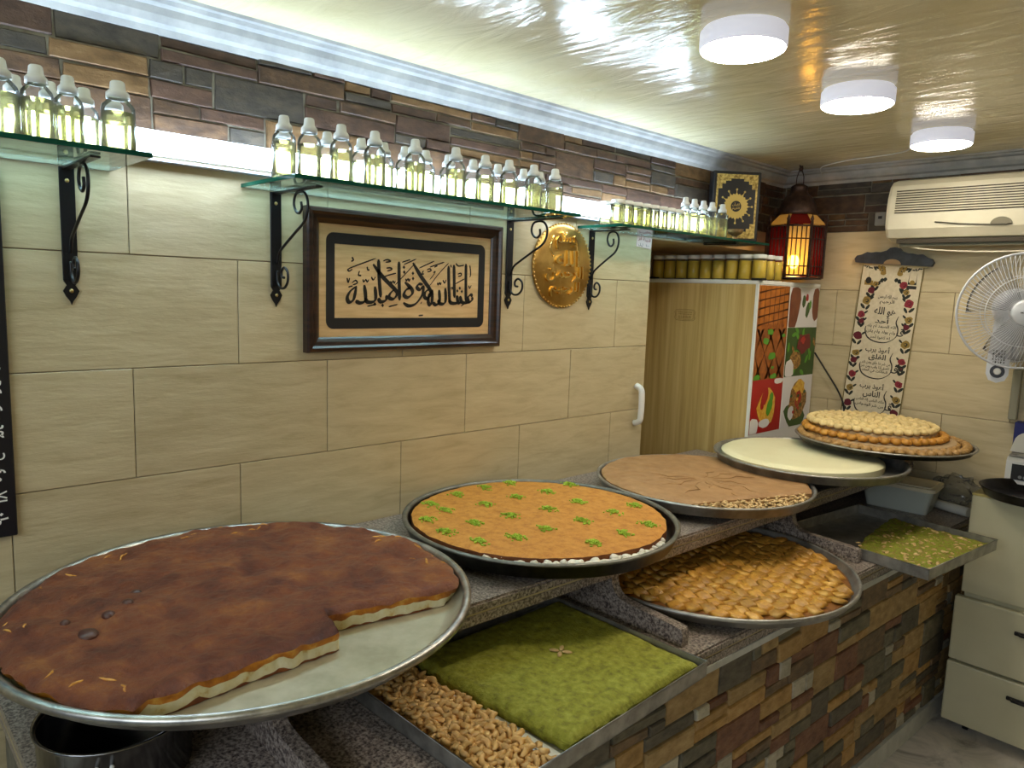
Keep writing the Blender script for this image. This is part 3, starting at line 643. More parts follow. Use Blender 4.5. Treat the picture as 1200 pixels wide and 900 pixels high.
for i in range(-12, 13):
    for j in range(-14, 15):
        u = (i + .5 * (j % 2)) * .0440; w = j * .0372; x = u * cos(ga) - w * sin(ga); y = u * sin(ga) + w * cos(ga)
        if x * x + y * y < .385 ** 2 and nbk < 298:
            o = obj('baklava_piece', random.choice(bms), None, bk, (x, y, .0125 + random.uniform(0, .0025)), (random.uniform(-.26, .26), random.uniform(-.26, .26), ga + random.uniform(-.2, .2) + random.choice([0, pi]))); nbk += 1

# --- near rectangular tray: pistachio paste and cashews
def rect_tray(label, w, d, h, loc, rz):
    t = thing('rectangular_tray', label, 'tray', loc, rz); g = .0018
    mb = MB(); mb.box((-w, 0, 0), (0, d, .002))
    for a, b in (((-w, 0, 0), (-w + g, d, h)), ((-g, 0, 0), (0, d, h)), ((-w, 0, 0), (0, g, h)), ((-w, d - g, 0), (0, d, h))): mb.box(a, b)
    obj('pan', mb, M['steel'], t)
    lp = MB(); r_ = .0028
    lp.tube([(-w, 0, h), (0, 0, h), (0, d, h), (-w, d, h)], r_, 6, 0, True); obj('rolled_edge', lp, M['steel'], t); return t
NT_ = (1.002, .262, ZL + .0008); NW, ND, NH = .50, .640, .034
rect_tray('steel rectangular tray of green pistachio paste and loose cashews', NW, ND, NH, NT_, radians(2.0))
gp = [(.975, .452), (.962, .888), (.53, .888), (.53, .405), (.69, .418)]
def poly_res(pts, step=.012):
    out = []
    for i, a in enumerate(pts):
        b = pts[(i + 1) % len(pts)]; n = max(1, int(math.hypot(b[0] - a[0], b[1] - a[1]) / step)); out.append(a); out += line(a, b, n)
    return out
gs = star_slab(poly_res(gp), (.75, .65), .7985, .8285, 30, .003, 30, .012, .07, ((.5, 0), (1, 0)), .006, 0, 6)
go = obj('pistachio_paste', gs, [M['green_paste']]); tag(go, 'slab of green pistachio paste in the near rectangular tray', 'sweet')
fm = MB()
for q in range(4):
    fm.ball((0, 0, 0), (.0125, .0055, .003), 0, 8, 5, Matrix.Translation((.737 + .015 * cos(q * pi / 2 + .6), .677 + .015 * sin(q * pi / 2 + .6), .8315)) @ Matrix.Rotation(q * pi / 2 + .6, 4, 'Z'))
tag(obj('almond_flower', fm, M['nut_bits']), 'four almond halves set as a flower on the green paste', 'almonds')
pl = obj('parchment_strip', MB().prism([(.976, .440), (.976, .418), (.72, .398), (.56, .395), (.56, .41), (.70, .424)], .7985, .7995), M['paper']); tag(pl, 'strip of white liner between green paste and cashews', 'paper')
def cashew(seed, n=5):
    rnd = random.Random(seed); R0 = .0104; pts = []; rr = []
    for i in range(6):
        a = radians(-75 + 165 * i / 5); pts.append((R0 * cos(a) - R0 * .5, R0 * sin(a), 0)); rr.append([.0020, .0052, .0066, .0066, .0052, .0020][i] * rnd.uniform(.9, 1.1))
    return MB().tube(pts, rr, n)
cms = [cashew(i).mesh('cashew', M['cashew']) for i in range(5)]
bed = MB(); rnd = random.Random(12)
bed.box((.535, .268, .7985), (.985, .400, .806), 0)
for i in range(420):
    c = cashew(i); x = rnd.uniform(.52, .985); y = rnd.uniform(.272, .395)
    put(bed, c, Matrix.Translation((x, y, .806 + rnd.uniform(0, .005))) @ Matrix.Rotation(rnd.uniform(0, 6.3), 4, 'Z') @ Matrix.Rotation(rnd.uniform(-.7, .7), 4, 'X'))
tag(obj('cashew_layer', bed, M['cashew']), 'lower layer of roasted cashews filling the near tray strip', 'nuts', kind='stuff')
cells = [(.528 + (i + .5) * .0168, .277 + (j + .5) * .0165) for i in range(27) for j in range(8)]
for x, y in cells:
    if y > .385 + .02 * (x > .7): continue
    o = obj('cashew', random.choice(cms), None, None, (x + random.uniform(-.004, .004), y + random.uniform(-.003, .003), .8145 + random.uniform(0, .006)), (random.uniform(-.6, .6), random.uniform(-.6, .6), random.uniform(0, 6.28)))
    tag(o, 'loose roasted cashew in the strip beside the green paste', 'nut', 'loose cashews in the near tray')

# --- far rectangular tray: green crumble with nuts
FA = radians(-6); FW, FD, FH = .50, .520, .036
ft = rect_tray('dull steel rectangular tray of green crumble jutting out near the cabinet', FW, FD, FH, (1.108, 1.945, ZL + .0008), FA)
fmx = Matrix.Translation((1.108, 1.945, ZL)) @ Matrix.Rotation(FA, 4, 'Z')
fb = [tuple((fmx @ Vector((x, y, 0)))[:2]) for x, y in poly_res([(-.01, .012), (-.012, FD - .012), (-.36, FD - .02), (-.30, .2), (-.24, .012)])]
fc = tuple((fmx @ Vector((-.15, .28, 0)))[:2])
fs_ = star_slab(fb, fc, ZL + .004, ZL + .023, 34, .006, 40, .006, .08, ((1, 0),), .012, 0, 11, .004)
fo = obj('pistachio_crumble', fs_, [M['green_crumb']]); tag(fo, 'loose green pistachio crumble in the far rectangular tray', 'sweet', kind='stuff')
al_ = MB(); rnd = random.Random(8)
for i in range(110):
    p = fmx @ Vector((rnd.uniform(-.28, -.02), rnd.uniform(.03, FD - .03), .023))
    al_.ball((0, 0, 0), (rnd.uniform(.007, .014), .006, .0028), 0, 7, 4, Matrix.Translation(p) @ Matrix.Rotation(rnd.uniform(0, 6), 4, 'Z') @ Matrix.Rotation(rnd.uniform(-.4, .4), 4, 'Y'))
no = obj('nut_flakes', al_, M['nut_bits']); tag(no, 'pale nut flakes scattered over the green crumble', 'nuts', kind='stuff')

# --- steel pot below the first tray
pt = thing('steel_pot', 'steel cooking pot under the overhang of the nearest round tray', 'pot', (.485, -.180, ZL + .001))
obj('body', MB().lathe([(.108, 0), (.118, .006), (.121, .098), (.126, .103), (.126, .107), (.119, .105), (.116, .098), (.112, .010), (0.0001, .008)], 48), M['steel_pot'], pt)
rv = MB()
for a in (-.5, -.32): rv.ball((.121 * cos(a), .121 * sin(a), .078), (.004, .004, .004), 0, 8, 5)
obj('rivet', rv, M['white_plastic'], pt)

# ================================================================== SHELVES, BRACKETS, BOTTLES, TUBES
ZS = 1.872; SH = .010
def shelf(y0, y1, d, label):
    t = thing('glass_shelf', label, 'shelf', (0, 0, ZS), 0, 'green glass shelves on the tiled wall')
    obj('pane', MB().box((.008, y0, 0), (d - .0015, y1, SH), bev=.001), M['shelf_glass'], t)
    e = MB(); e.box((d - .0015, y0, .0005), (d, y1, SH - .0005)); e.box((.002, y0 - .0015, .0005), (d, y0, SH - .0005)); e.box((.002, y1, .0005), (d, y1 + .0015, SH - .0005))
    obj('polished_edge', e, M['glass_edge'], t)
shelf(-1.05, -.035, .285, 'green glass shelf at the far left holding the fat bottles')
shelf(.257, 1.180, .285, 'long green glass shelf above the framed calligraphy')
shelf(1.482, 2.48, .205, 'green glass shelf of jars nearest the refrigerator')
def bracket(y, arm, drop, label):
    t = thing('shelf_bracket', label, 'bracket', (0, y, ZS - .001), 0, 'black wrought iron shelf brackets')
    b = MB(); b.box((.001, -.0145, -drop if drop > .1 else .0), (.006, .0145, 0 if drop > .1 else drop), bev=.001)
    fin = [(-.0145, -drop), (-.008, -drop - .010), (-.0155, -drop - .022), (-.010, -drop - .034), (-.003, -drop - .044), (0, -drop - .052), (.003, -drop - .044), (.010, -drop - .034), (.0155, -drop - .022), (.008, -drop - .010), (.0145, -drop)]
    if drop > .1: b.prism(fin[::-1], .001, .005, 0, WALL_L)
    obj('wall_strap', b, M['iron'], t)
    obj('arm', MB().box((.003, -.009, -.0045), (arm, .009, -.0005)), M['iron'], t)
    if drop > .1:
        f_ = arm / .21
        up_ = [(.128, -.032), (.130, -.048), (.118, -.058), (.103, -.052), (.094, -.034), (.102, -.013), (.124, -.0075), (.146, -.013), (.158, -.034), (.155, -.060), (.138, -.082), (.100, -.103), (.050, -.131), (.022, -.150), (.010, -.178)]
        lo_ = [(.008, -.196), (.010, -.222), (.024, -.238), (.046, -.238), (.062, -.222), (.062, -.200), (.046, -.188), (.032, -.196), (.032, -.210), (.044, -.213)]
        for L_ in (up_, lo_): obj('scroll', MB().tube(smooth_path([(x * f_, 0, z) for x, z in L_], 4), .0036, 6), M['iron'], t)
        sc = MB()
        for z in (-.028, -drop - .022): sc.ball((.006, 0, z), (.002, .0045, .0045), 0, 8, 5)
        obj('screw', sc, M['screw'], t)
for y, a, d, lb in ((-.118, .23, .236, 'black scroll bracket under the far left shelf'), (-.72, .23, .236, 'black scroll bracket at the outer end of the far left shelf'), (.344, .23, .236, 'black scroll bracket left of the framed calligraphy'),
                    (1.153, .23, .236, 'black scroll bracket between frame and brass plaque'), (1.560, .17, .236, 'black scroll bracket right of the brass plaque'), (2.30, .16, .060, 'short black bracket above the refrigerator')):
    bracket(y, a, d, lb)
def tube_lamp(y0, y1, label):
    t = thing('tube_light', label, 'light', (0, y0, 1.940)); L = y1 - y0
    obj('tube', MB().tube([(.050, .03, 0), (.050, L - .03, 0)], .026, 18), M['tube_on'], t)  # drawn thick: the extra girth stands in for glare around the lit tube
    obj('batten', MB().box((.001, 0, -.022), (.030, L, .022), bev=.003), M['white_plastic'], t)
    obj('lower_lip', MB().box((.001, 0, -.036), (.033, L, -.030), bev=.001), M['lip'], t)
    for q in (0, L - .03): obj('end_cap', MB().box((.022, q, -.028), (.078, q + .03, .028), bev=.004), M['white_plastic'], t)
tube_lamp(-1.10, 1.20, 'long lit tube light running behind the bottles of the left and middle shelves'); tube_lamp(1.26, 2.20, 'lit tube light behind the jars beside the refrigerator')
BGRP = 'syrup bottles on the glass shelves'
def make_bottle(s=1.0, r=.0300, h=.096):
    t = thing('syrup_bottle', 'bottle', 'bottle', (0, 0, 0), 0, BGRP)
    obj('body', MB().lathe([(r * .9, 0), (r, .003), (r, h * .82), (r * .93, h * .9), (r * .62, h), (r * .42, h * 1.035), (r * .42, h * 1.08)], 16), M['bottle_shell'], t)
    obj('syrup', MB().lathe([(r * .86, .003), (r * .93, .005), (r * .93, h * .76)], 14), M['oil'], t)
    obj('cap', MB().lathe([(r * .70, h * 1.02), (r * .68, h * 1.13), (r * .62, h * 1.15), (r * .48, h * 1.19), (r * .42, h * 1.33), (r * .34, h * 1.355)], 16), M['bottle_cap'], t)
    return t
pb = make_bottle(); first = [True]
def bottle(x, y, label, s=1.0, sy=1.0):
    o = pb if first[0] else copy_tree(pb); first[0] = False
    o.location = (x, y, ZS + SH + .0006); o.scale = (sy, sy, s); o.rotation_euler = (0, 0, random.uniform(0, 6)); o['label'] = label
for i, y in enumerate((-.268, -.212, -.155, -.100, -.066)[:0]): pass
for i, y in enumerate((-.345, -.262, -.205, -.148, -.072)): bottle(.215 if i != 3 else .180, y, f'{ORD[i]} fat front bottle from the left on the far left shelf', 1.02, (1.05, 1.0, .88, .84, 1.0)[i])
for i, y in enumerate((-.222, -.165, -.106, -.053)): bottle(.115, y, f'{ORD[i]} rear bottle from the left on the far left shelf', 1.0, .86)
for i, y in enumerate((.318, .385, .470, .545, .622, .712, .800, .884, .968, 1.048, 1.125)[:0]): pass
FRN = (.262, .322, .408, .500, .620, .752, .856, .946, 1.045, 1.135)
for i, y in enumerate(FRN): bottle(.215, y + (.003 if i == 0 else .004 if i == 1 else 0), f'{ORD[i]} front bottle from the left on the long shelf over the frame', 1.04 if i in (1, 2, 3, 4, 5) else 1.0, .88 if i else .86)
BCK = (.300, .416, .511, .578, .644, .712, .790, .879, .974, 1.079, 1.150)
for i, y in enumerate(BCK): bottle(.135, y, f'{ORD[i]} rear bottle from the left on the long shelf over the frame', 1.0, .86)
for i, y in enumerate((1.900, 1.960, 2.022, 2.084, 2.160)): bottle(.165, y, f'{ORD[i]} front bottle from the left at the book end of the third shelf', 1.02, .80)
for i, y in enumerate((2.000, 2.065, 2.140)): bottle(.095, y, f'{ORD[i]} rear bottle from the left at the book end of the third shelf', 1.02, .80)
def make_jar(name, body_m, group, w, h, square):
    t = thing(name, 'jar', 'jar', (0, 0, 0), 0, group); n = 6 if square else 16
    obj('glass', MB().lathe([(w * .92, 0), (w, .004), (w, h * .80), (w * .80, h * .86), (w * .80, h * .88)], n, smooth=not square), M['bottle_shell'], t)
    obj('filling', MB().lathe([(w * .86, .004), (w * .93, .006), (w * .93, h * .76)], n, smooth=not square), body_m, t)
    obj('lid', MB().lathe([(w * .88, h * .84), (w * .90, h * .85), (w * .90, h * .99), (w * .84, h)], 16), M['lid_white'], t)
    return t
pj = make_jar('preserve_jar', M['oil'], 'white lidded jars on the third shelf', .026, .082, False)
JY = (1.500, 1.548, 1.600, 1.650, 1.700, 1.750, 1.800, 1.852)
for i, y in enumerate(JY):
    o = pj if i == 0 else copy_tree(pj); o.location = (.165, y, ZS + SH + .0006); o['label'] = f'{ORD[i]} front white-lidded jar from the left on the third shelf'
for i, y in enumerate((1.520, 1.576, 1.634, 1.690, 1.745)):
    o = copy_tree(pj); o.location = (.100, y, ZS + SH + .0006); o['label'] = f'{ORD[i]} rear white-lidded jar from the left on the third shelf'

# ================================================================== THINGS ON THE LEFT WALL
# framed calligraphy
py0, py1, pz0, pz1 = .419, 1.103, 1.463, 1.846
fw = .040; pc = thing('framed_calligraphy', 'dark wooden frame with black calligraphy on light wood', 'picture', (.001, (py0 + py1) / 2, (pz0 + pz1) / 2))
hw, hh = (py1 - py0) / 2, (pz1 - pz0) / 2
def frame_mb(hw, hh, prof):
    mb = MB(); n = len(prof)
    for d, z in prof:
        mb.v += [tuple(WALL_L @ Vector(p)) for p in ((-hw + d, -hh + d, z), (hw - d, -hh + d, z), (hw - d, hh - d, z), (-hw + d, hh - d, z))]
    for j in range(n):
        for i in range(4):
            a, b = j * 4, ((j + 1) % n) * 4; mb.f.append((a + i, a + (i + 1) % 4, b + (i + 1) % 4, b + i)); mb.mi.append(0); mb.sm.append(False)
    return mb
obj('frame', frame_mb(hw, hh, [(0, 0), (0, .022), (.004, .028), (.012, .030), (.018, .024), (.028, .022), (.036, .016), (fw, .012), (fw, 0)]), M['dark_wood'], pc)
pn = MB(); pn.box((-hw + fw - .004, -hh + fw - .004, .003), (hw - fw + .004, hh - fw + .004, .009), 0, WALL_L); panel = obj('panel', pn, M['print_wood'], pc)
def rrect(hw, hh, r, n=6):
    out = []
    for cx, cy, a0 in ((hw - r, -hh + r, -pi / 2), (hw - r, hh - r, 0), (-hw + r, hh - r, pi / 2), (-hw + r, -hh + r, pi)):
        out += [(cx + r * cos(a0 + pi / 2 * i / n), cy + r * sin(a0 + pi / 2 * i / n)) for i in range(n + 1)]
    return out
bo = rrect(hw - .062, hh - .062, .022); bi = rrect(hw - .088, hh - .092, .001)
bd = MB(); n_ = len(bo); bd.add([tuple(WALL_L @ Vector((x, y, .0098))) for x, y in bo + bi], [(i, (i + 1) % n_, n_ + (i + 1) % n_, n_ + i) for i in range(n_)])
obj('printed_border', bd, M['ink_grey'], panel)
QD = ((225, 235), (1012, 280), (998, 668), (218, 687))      # inner panel in the drawing's own units
def cal(p):
    x, y = p; tt = (x - 222) / 785.0; top = QD[0][1] + (QD[1][1] - QD[0][1]) * tt; bot = QD[3][1] + (QD[2][1] - QD[3][1]) * tt
    s = (y - top) / (bot - top); tt2 = (tt + .12 * tt * (1 - tt)) ; return ((tt2 - .5) * 2 * (hw - .088), (.5 - s) * 2 * (hh - .092))
cg = MB()
THICK = [[(918, 338), (920, 450), (924, 572)], [(970, 535), (955, 528), (938, 545), (945, 572), (966, 560), (968, 540)], [(945, 572), (915, 578), (893, 570), (884, 535)], [(893, 572), (872, 578), (862, 532)], [(868, 578), (845, 583), (822, 578), (812, 560)],
         [(838, 345), (842, 450), (846, 548)], [(804, 352), (808, 470), (816, 578)], [(786, 488), (790, 560), (778, 586), (752, 584), (745, 560)], [(748, 500), (752, 572), (730, 594), (712, 580)], [(712, 505), (690, 530), (684, 572), (694, 596), (706, 575), (708, 500)],
         [(594, 338), (640, 420), (690, 495), (700, 528), (680, 556), (662, 545), (668, 515), (695, 492)], [(652, 470), (630, 468), (618, 488), (636, 502), (652, 482), (650, 530), (615, 588), (575, 604), (545, 585)], [(552, 458), (590, 500), (592, 530), (568, 552), (548, 536), (560, 505), (585, 490)],
         [(520, 332), (522, 450), (526, 572)], [(392, 352), (440, 430), (498, 500), (512, 530), (495, 562), (472, 556), (478, 528), (502, 500)], [(418, 322), (422, 440), (430, 556)], [(460, 540), (455, 572), (430, 582), (418, 560)], [(402, 488), (406, 560), (392, 584), (366, 584), (358, 560)], [(352, 480), (358, 570), (335, 592), (312, 580)], [(318, 488), (290, 520), (276, 560), (284, 588), (304, 570), (316, 490)]]
THIN = [[(804, 335), (745, 400), (690, 478)], [(606, 340), (560, 400), (500, 478)], [(276, 390), (300, 372), (405, 316)], [(276, 388), (284, 398), (298, 386)], [(536, 336), (580, 318)], [(545, 350), (612, 314)], [(628, 370), (716, 324)], [(690, 362), (720, 350), (776, 330)], [(716, 362), (736, 352)], [(850, 336), (868, 352), (906, 346)], [(440, 432), (470, 416), (506, 404)], [(850, 462), (910, 430)],
        [(275, 440), (280, 468), (286, 440)], [(330, 395), (325, 420), (338, 424)], [(364, 368), (368, 388), (376, 386)], [(384, 430), (394, 448), (404, 428)], [(770, 440), (782, 458), (790, 438)], [(940, 470), (948, 488), (958, 468)], [(345, 446), (350, 462), (358, 448), (366, 462), (372, 446)], [(478, 452), (484, 468), (490, 452), (498, 466), (502, 450)], [(556, 436), (562, 450), (568, 436), (576, 450), (580, 434)], [(736, 456), (742, 470), (748, 456), (756, 468), (760, 452)],
        [(456, 374), (476, 372), (484, 382), (460, 392)], [(672, 380), (690, 372), (698, 384), (676, 392)], [(864, 402), (884, 396), (888, 410), (866, 416)], [(440, 332), (460, 322), (478, 332), (452, 338)], [(296, 312), (302, 332), (292, 338)], [(645, 396), (654, 386), (646, 404), (658, 404)], [(710, 396), (722, 388), (712, 410), (690, 440)], [(366, 612), (410, 598)], [(470, 612), (516, 596)], [(890, 600), (918, 580)], [(945, 345), (952, 400), (946, 420)], [(816, 345), (822, 362)], [(640, 590), (648, 576)], [(820, 490), (834, 484), (828, 500)], [(296, 470), (312, 454), (320, 470), (300, 482)], [(280, 496), (300, 488)], [(630, 664), (656, 660)]]
DOTS = [(880, 488), (864, 505), (894, 508), (595, 402), (596, 434), (546, 366), (548, 396), (440, 604), (402, 596)]
sx = 2 * (hw - .088) / 785
for s_ in THICK: ribbon(cg, [cal(p) for p in s_], 20 * sx, 0, .0098, radians(40), .38)
for s_ in THIN: ribbon(cg, [cal(p) for p in s_], 8 * sx, 0, .0098, radians(50), .5)
for p in DOTS:
    q = cal(p); w = 7.5 * sx; cg.add([(q[0] - w, q[1], .0098), (q[0], q[1] - w * 1.2, .0098), (q[0] + w, q[1], .0098), (q[0], q[1] + w * 1.2, .0098)], [(0, 1, 2, 3)])
cg.v = [tuple(WALL_L @ Vector(p)) for p in cg.v]; obj('calligraphy', cg, M['print_black'], panel)
# brass plaque
bp = thing('brass_plaque', 'round hammered brass plaque with raised script on the tiled wall', 'plaque', (.001, 1.404, 1.737))
mb = MB(); mb.lathe([(.1455, 0), (.147, .006), (.142, .010), (.132, .012), (.07, .017), (.0001, .019)], 72, 0, mat=WALL_L); obj('disc', mb, M['brass'], bp)
rm = MB()
for i in range(64):
    a = 2 * pi * i / 64; rm.ball((.1445 * cos(a), .1445 * sin(a), .008), (.0048, .0048, .004), 0, 6, 4, WALL_L)
o = obj('beaded_rim', rm, M['brass'], bp)
sc_ = MB()
for txt, w, h, u, v in (('بسم', .10, .050, -.002, .078), ('الله', .12, .056, .008, .026), ('الرحمن', .19, .058, .0, -.028), ('الرحيم', .15, .052, .004, -.082)):
    put(sc_, text_mb(arabic(txt), w, h, weight=.008), Matrix.Translation((u, v, 0)))
sv = []; so_ = MB()
nv = len(sc_.v)
so_.v = [(x, y, .019 + .0085 * (1 - (x * x + y * y) / .021)) for x, y, z in sc_.v] + [(x, y, .009) for x, y, z in sc_.v]
from collections import Counter
ec = Counter()
for f in sc_.f:
    for a, b in zip(f, f[1:] + f[:1]): ec[(min(a, b), max(a, b))] += 1
for f in sc_.f:
    so_.f.append(f); so_.mi.append(0); so_.sm.append(False)
    for a, b in zip(f, f[1:] + f[:1]):
        if ec[(min(a, b), max(a, b))] == 1: so_.f.append((a, nv + a, nv + b, b)); so_.mi.append(0); so_.sm.append(False)
for st in ([(-.06, .10), (-.075, .06), (-.06, .03)], [(.045, .105), (.06, .08), (.065, .05)], [(-.02, .115), (.0, .10), (.005, .115)]):
    so_.tube(smooth_path([(x, y, .016) for x, y in st], 4), .004, 6)
so_.v = [tuple(WALL_L @ Vector(p)) for p in so_.v]; obj('raised_script', so_, M['brass_bright'], bp)
# paper price label
pr_ = MB(); pr_.box((-.048, -.022, 0), (.048, .022, .0008), 0, WALL_L)
pl_ = obj('price_label', pr_, M['pink_paper'], None, (.001, 1.874, 1.850), (radians(-4), 0, 0)); tag(pl_, 'small pink paper price label under the third glass shelf', 'label')
tx = MB(); put(tx, text_mb(arabic('قنينة قز'), .080, .018, weight=.01), Matrix.Translation((0, .010, .0006)), 0); put(tx, text_mb('\u0644\u0644   \u0661\u0660\u0660\u0660'[::1], .070, .012, weight=.01), Matrix.Translation((0, -.012, .0006)), 1)
tx.v = [tuple(WALL_L @ Vector(p)) for p in tx.v]; obj('lettering', tx, [M['red_ink'], M['dark_ink']], pl_)
# black sign at the left edge of the view
sg = thing('black_sign', 'tall black board with white lettering, cut by the left edge', 'sign', (.001, -.238, 1.475))
obj('board', MB().box((-.42, -.375, 0), (0, .375, .014), 0, WALL_L, bev=.002), M['black_board'], sg)
lt = MB()
rows = ['٩٠', 'أ٨', '٥ و', 'ح٥', 'ﻣﺎ', 'ﻧﻮ', 'ﻟﺎ', 'سـ', 'ر٥']
for i, t_ in enumerate(rows):
    put(lt, text_mb(t_, .044, .046, weight=.012), Matrix.Translation((-.029, -.335 + i * .046, .0142)) @ Matrix.Rotation(radians(90), 4, 'Z') @ Matrix.Scale(.6, 4))
lt.v = [tuple(WALL_L @ Vector(p)) for p in lt.v]; obj('lettering', lt, M['white_print'], sg)

# ================================================================== REFRIGERATOR IN THE RECESS
FX0, FX1, FY0, FY1, FZ0, FZ1 = -.395, .236, 2.360, 2.938, .004, 1.722
rf = thing('refrigerator', 'refrigerator with wood-grain door and food pictures on its side', 'refrigerator', (0, 0, 0))
obj('body', MB().box((FX0, FY0 + .012, FZ0), (FX1, FY1, FZ1 - .016), bev=.004), M['white_plastic'], rf)
door = obj('door', MB().box((FX0, FY0, FZ0), (FX1 - .010, FY0 + .012, FZ1 - .018), bev=.002), M['door_wood'], rf)
obj('top_cover', MB().box((FX0 - .004, FY0 - .004, FZ1 - .018), (FX1 + .002, FY1, FZ1), bev=.003), M['lid_white'], rf)
for x in (-.34, FX1 - .03): obj('hinge', MB().box((x, FY0 - .012, FZ1 - .001), (x + .05, FY0 + .03, FZ1 + .008), bev=.002), M['black'], rf)
obj('edge_strip', MB().box((FX1 - .010, FY0 - .002, FZ0), (FX1 + .0025, FY0 + .006, FZ1 - .018)), M['lid_white'], rf)
DM = Matrix.Translation((-.115, FY0 - .0006, 1.560)) @ WALL_B
em = MB(); e1_ = [(-.055, .014), (-.045, .024), (0, .026), (.045, .024), (.055, .014), (.050, 0), (.055, -.014), (.045, -.024), (0, -.026), (-.045, -.024), (-.055, -.014), (-.050, 0)]
em.tube([(x, y, 0) for x, y in e1_], .0009, 5, 0, True); em.tube([(x * .88, y * .78, 0) for x, y in e1_], .0006, 5, 0, True)
for i, v_ in enumerate((.010, .002, -.007, -.014)):
    for q in range(9): em.box((-.036 + q * .0082, v_, 0), (-.036 + q * .0082 + random.uniform(.003, .007), v_ + .0035, .0005))
em.v = [tuple(DM @ Vector(p)) for p in em.v]; obj('emblem', em, M['emblem'], door)
hd = MB(); hd.tube(smooth_path([(.004, 1.872, 1.128), (.030, 1.870, 1.140), (.036, 1.869, 1.175), (.036, 1.869, 1.235), (.030, 1.870, 1.268), (.004, 1.872, 1.280)], 4), .0125, 10)
obj('handle', hd, M['white_plastic'], rf, label='white bowed pull handle at the door edge')
# six flat pictures on the side (right = +y on the side face)
SM = Matrix.Translation((FX1, 0, 0)) @ WALL_L
cols = ((2.372, 2.640), (2.648, 2.932)); rws = ((1.702, 1.520), (1.520, 1.296), (1.296, 1.060))
def poster(c, r, base, draw):
    y0, y1 = cols[c]; z1, z0 = rws[r]; mb = MB(); mb.box((y0, z0, 0), (y1, z1, .0012), 0, SM); p = obj('picture_panel', mb, M[base], rf)
    d = MB(); names = []
    def B(u, v, ru, rv, m, a=0, j=.12, n=14):
        if m not in names: names.append(m)
        k_[0] += 1
        du = (y1 - y0) / 2; dv = (z1 - z0) / 2; uu = (y0 + y1) / 2 + u * du; vv = (z0 + z1) / 2 + v * dv
        q = MB(); blob(q, 0, 0, ru * du, rv * dv, names.index(m), 0, n, j, a, k_[0])
        o_ = len(d.v); d.v += [tuple(SM @ Vector((min(max(uu + x, y0 + .001), y1 - .001), min(max(vv + y, z0 + .001), z1 - .001), .0014 + .00006 * k_[0]))) for x, y, z in q.v]
        for f in q.f: d.f.append(tuple(i + o_ for i in f)); d.mi.append(names.index(m)); d.sm.append(False)
    k_ = [0]; draw(B)
    if d.f: obj('print', d, [M[x] for x in names], p)
def d1(B):
    for i in range(7): B(-1 + i * .31 + .1, 0, .022, 1.2, 'p_line', 0, .02, 8)
    for i in range(5): B(0, .85 - i * .38, 1.4, .03, 'p_line', .12, .02, 8)
    for i in range(4): B(-.6 + .4 * i, -.9, .17, .1, 'p_brown')
def d2(B):
    for i in range(4): B(-1.1 + i * .7, 0, .018, 1.5, 'p_line', .5, .02, 8); B(-1.1 + i * .7, 0, .018, 1.5, 'p_line', -.5, .02, 8)
    for u, v, s in ((-.1, .85, .2), (-.35, .5, .2), (.1, -.1, .24), (.2, -.55, .1), (-.8, -.92, .22), (.3, -.93, .22), (.8, .7, .12)): B(u, v, s, s * .62, 'p_green', 0, .2)
def d3(B):
    B(-.8, -.8, .35, .4, 'p_white'); B(.7, .9, .3, .12, 'p_white'); B(0, -.05, .6, .72, 'p_yellow'); B(-.05, -.66, .36, .18, 'p_white')
    B(-.15, .35, .2, .36, 'p_red', -.3); B(.2, -.05, .17, .36, 'p_green', -.4); B(-.3, .05, .12, .2, 'p_red'); B(.3, .3, .12, .2, 'p_green')
def d4(B):
    B(-.72, -.1, .42, 1.3, 'p_wood', -.15); B(.85, .2, .3, .9, 'p_wood'); B(.1, .2, .36, .9, 'p_white', -.2); B(.25, -.4, .3, .7, 'p_white')
    B(-.05, .3, .12, .3, 'p_green_d'); B(.25, -.1, .13, .42, 'p_green_d', -.3); B(.15, .5, .1, .2, 'p_red'); B(.4, .15, .08, .24, 'p_green')
def d5(B):
    for i in range(26):
        B(random.uniform(-.9, .9), random.uniform(-.9, .9), .16, .09, random.choice(['p_green', 'p_green_d', 'p_green', 'p_mix']), random.uniform(0, 3))
    B(.15, .35, .45, .42, 'p_dred', 0, .2); B(-.35, -.35, .42, .4, 'p_mix'); B(-.75, -.7, .32, .4, 'p_white', .4); B(.1, .5, .16, .14, 'p_red', 0, .3)
def d6(B):
    B(-.1, -.62, .75, .5, 'p_green_d', -.3); B(.05, .0, .58, .78, 'p_mix', -.15); B(.1, .55, .4, .3, 'p_yellow', 0, .25); B(-.35, -.45, .2, .3, 'p_white'); B(.1, .05, .2, .3, 'p_red', 0, .3)
    for i in range(14): B(random.uniform(-.45, .5), random.uniform(-.6, .6), .08, .07, random.choice(['p_yellow', 'p_green', 'p_red', 'p_green_d', 'p_brown']))
poster(0, 0, 'p_orange', d1); poster(0, 1, 'p_brown', d2); poster(0, 2, 'p_red', d3); poster(1, 0, 'p_white', d4); poster(1, 1, 'p_green_d', d5); poster(1, 2, 'p_white', d6)
# amber jars on top
pj2 = make_jar('syrup_jar', M['honey'], 'amber syrup jars on the refrigerator', .0315, .108, False)
fj = [True]
def ajar(x, y, label):
    o = pj2 if fj[0] else copy_tree(pj2); fj[0] = False; o.location = (x, y, FZ1 + .001); o.rotation_euler = (0, 0, radians(30)); o['label'] = label
for i in range(9): ajar(-.312 + i * .0645, FY0 + .055, f'{ORD[i]} amber jar from the left in the front row on the refrigerator')
for i in range(2): ajar(.204, FY0 + .125 + i * .068, f'{ORD[i]} amber jar behind the corner one along the refrigerator side')

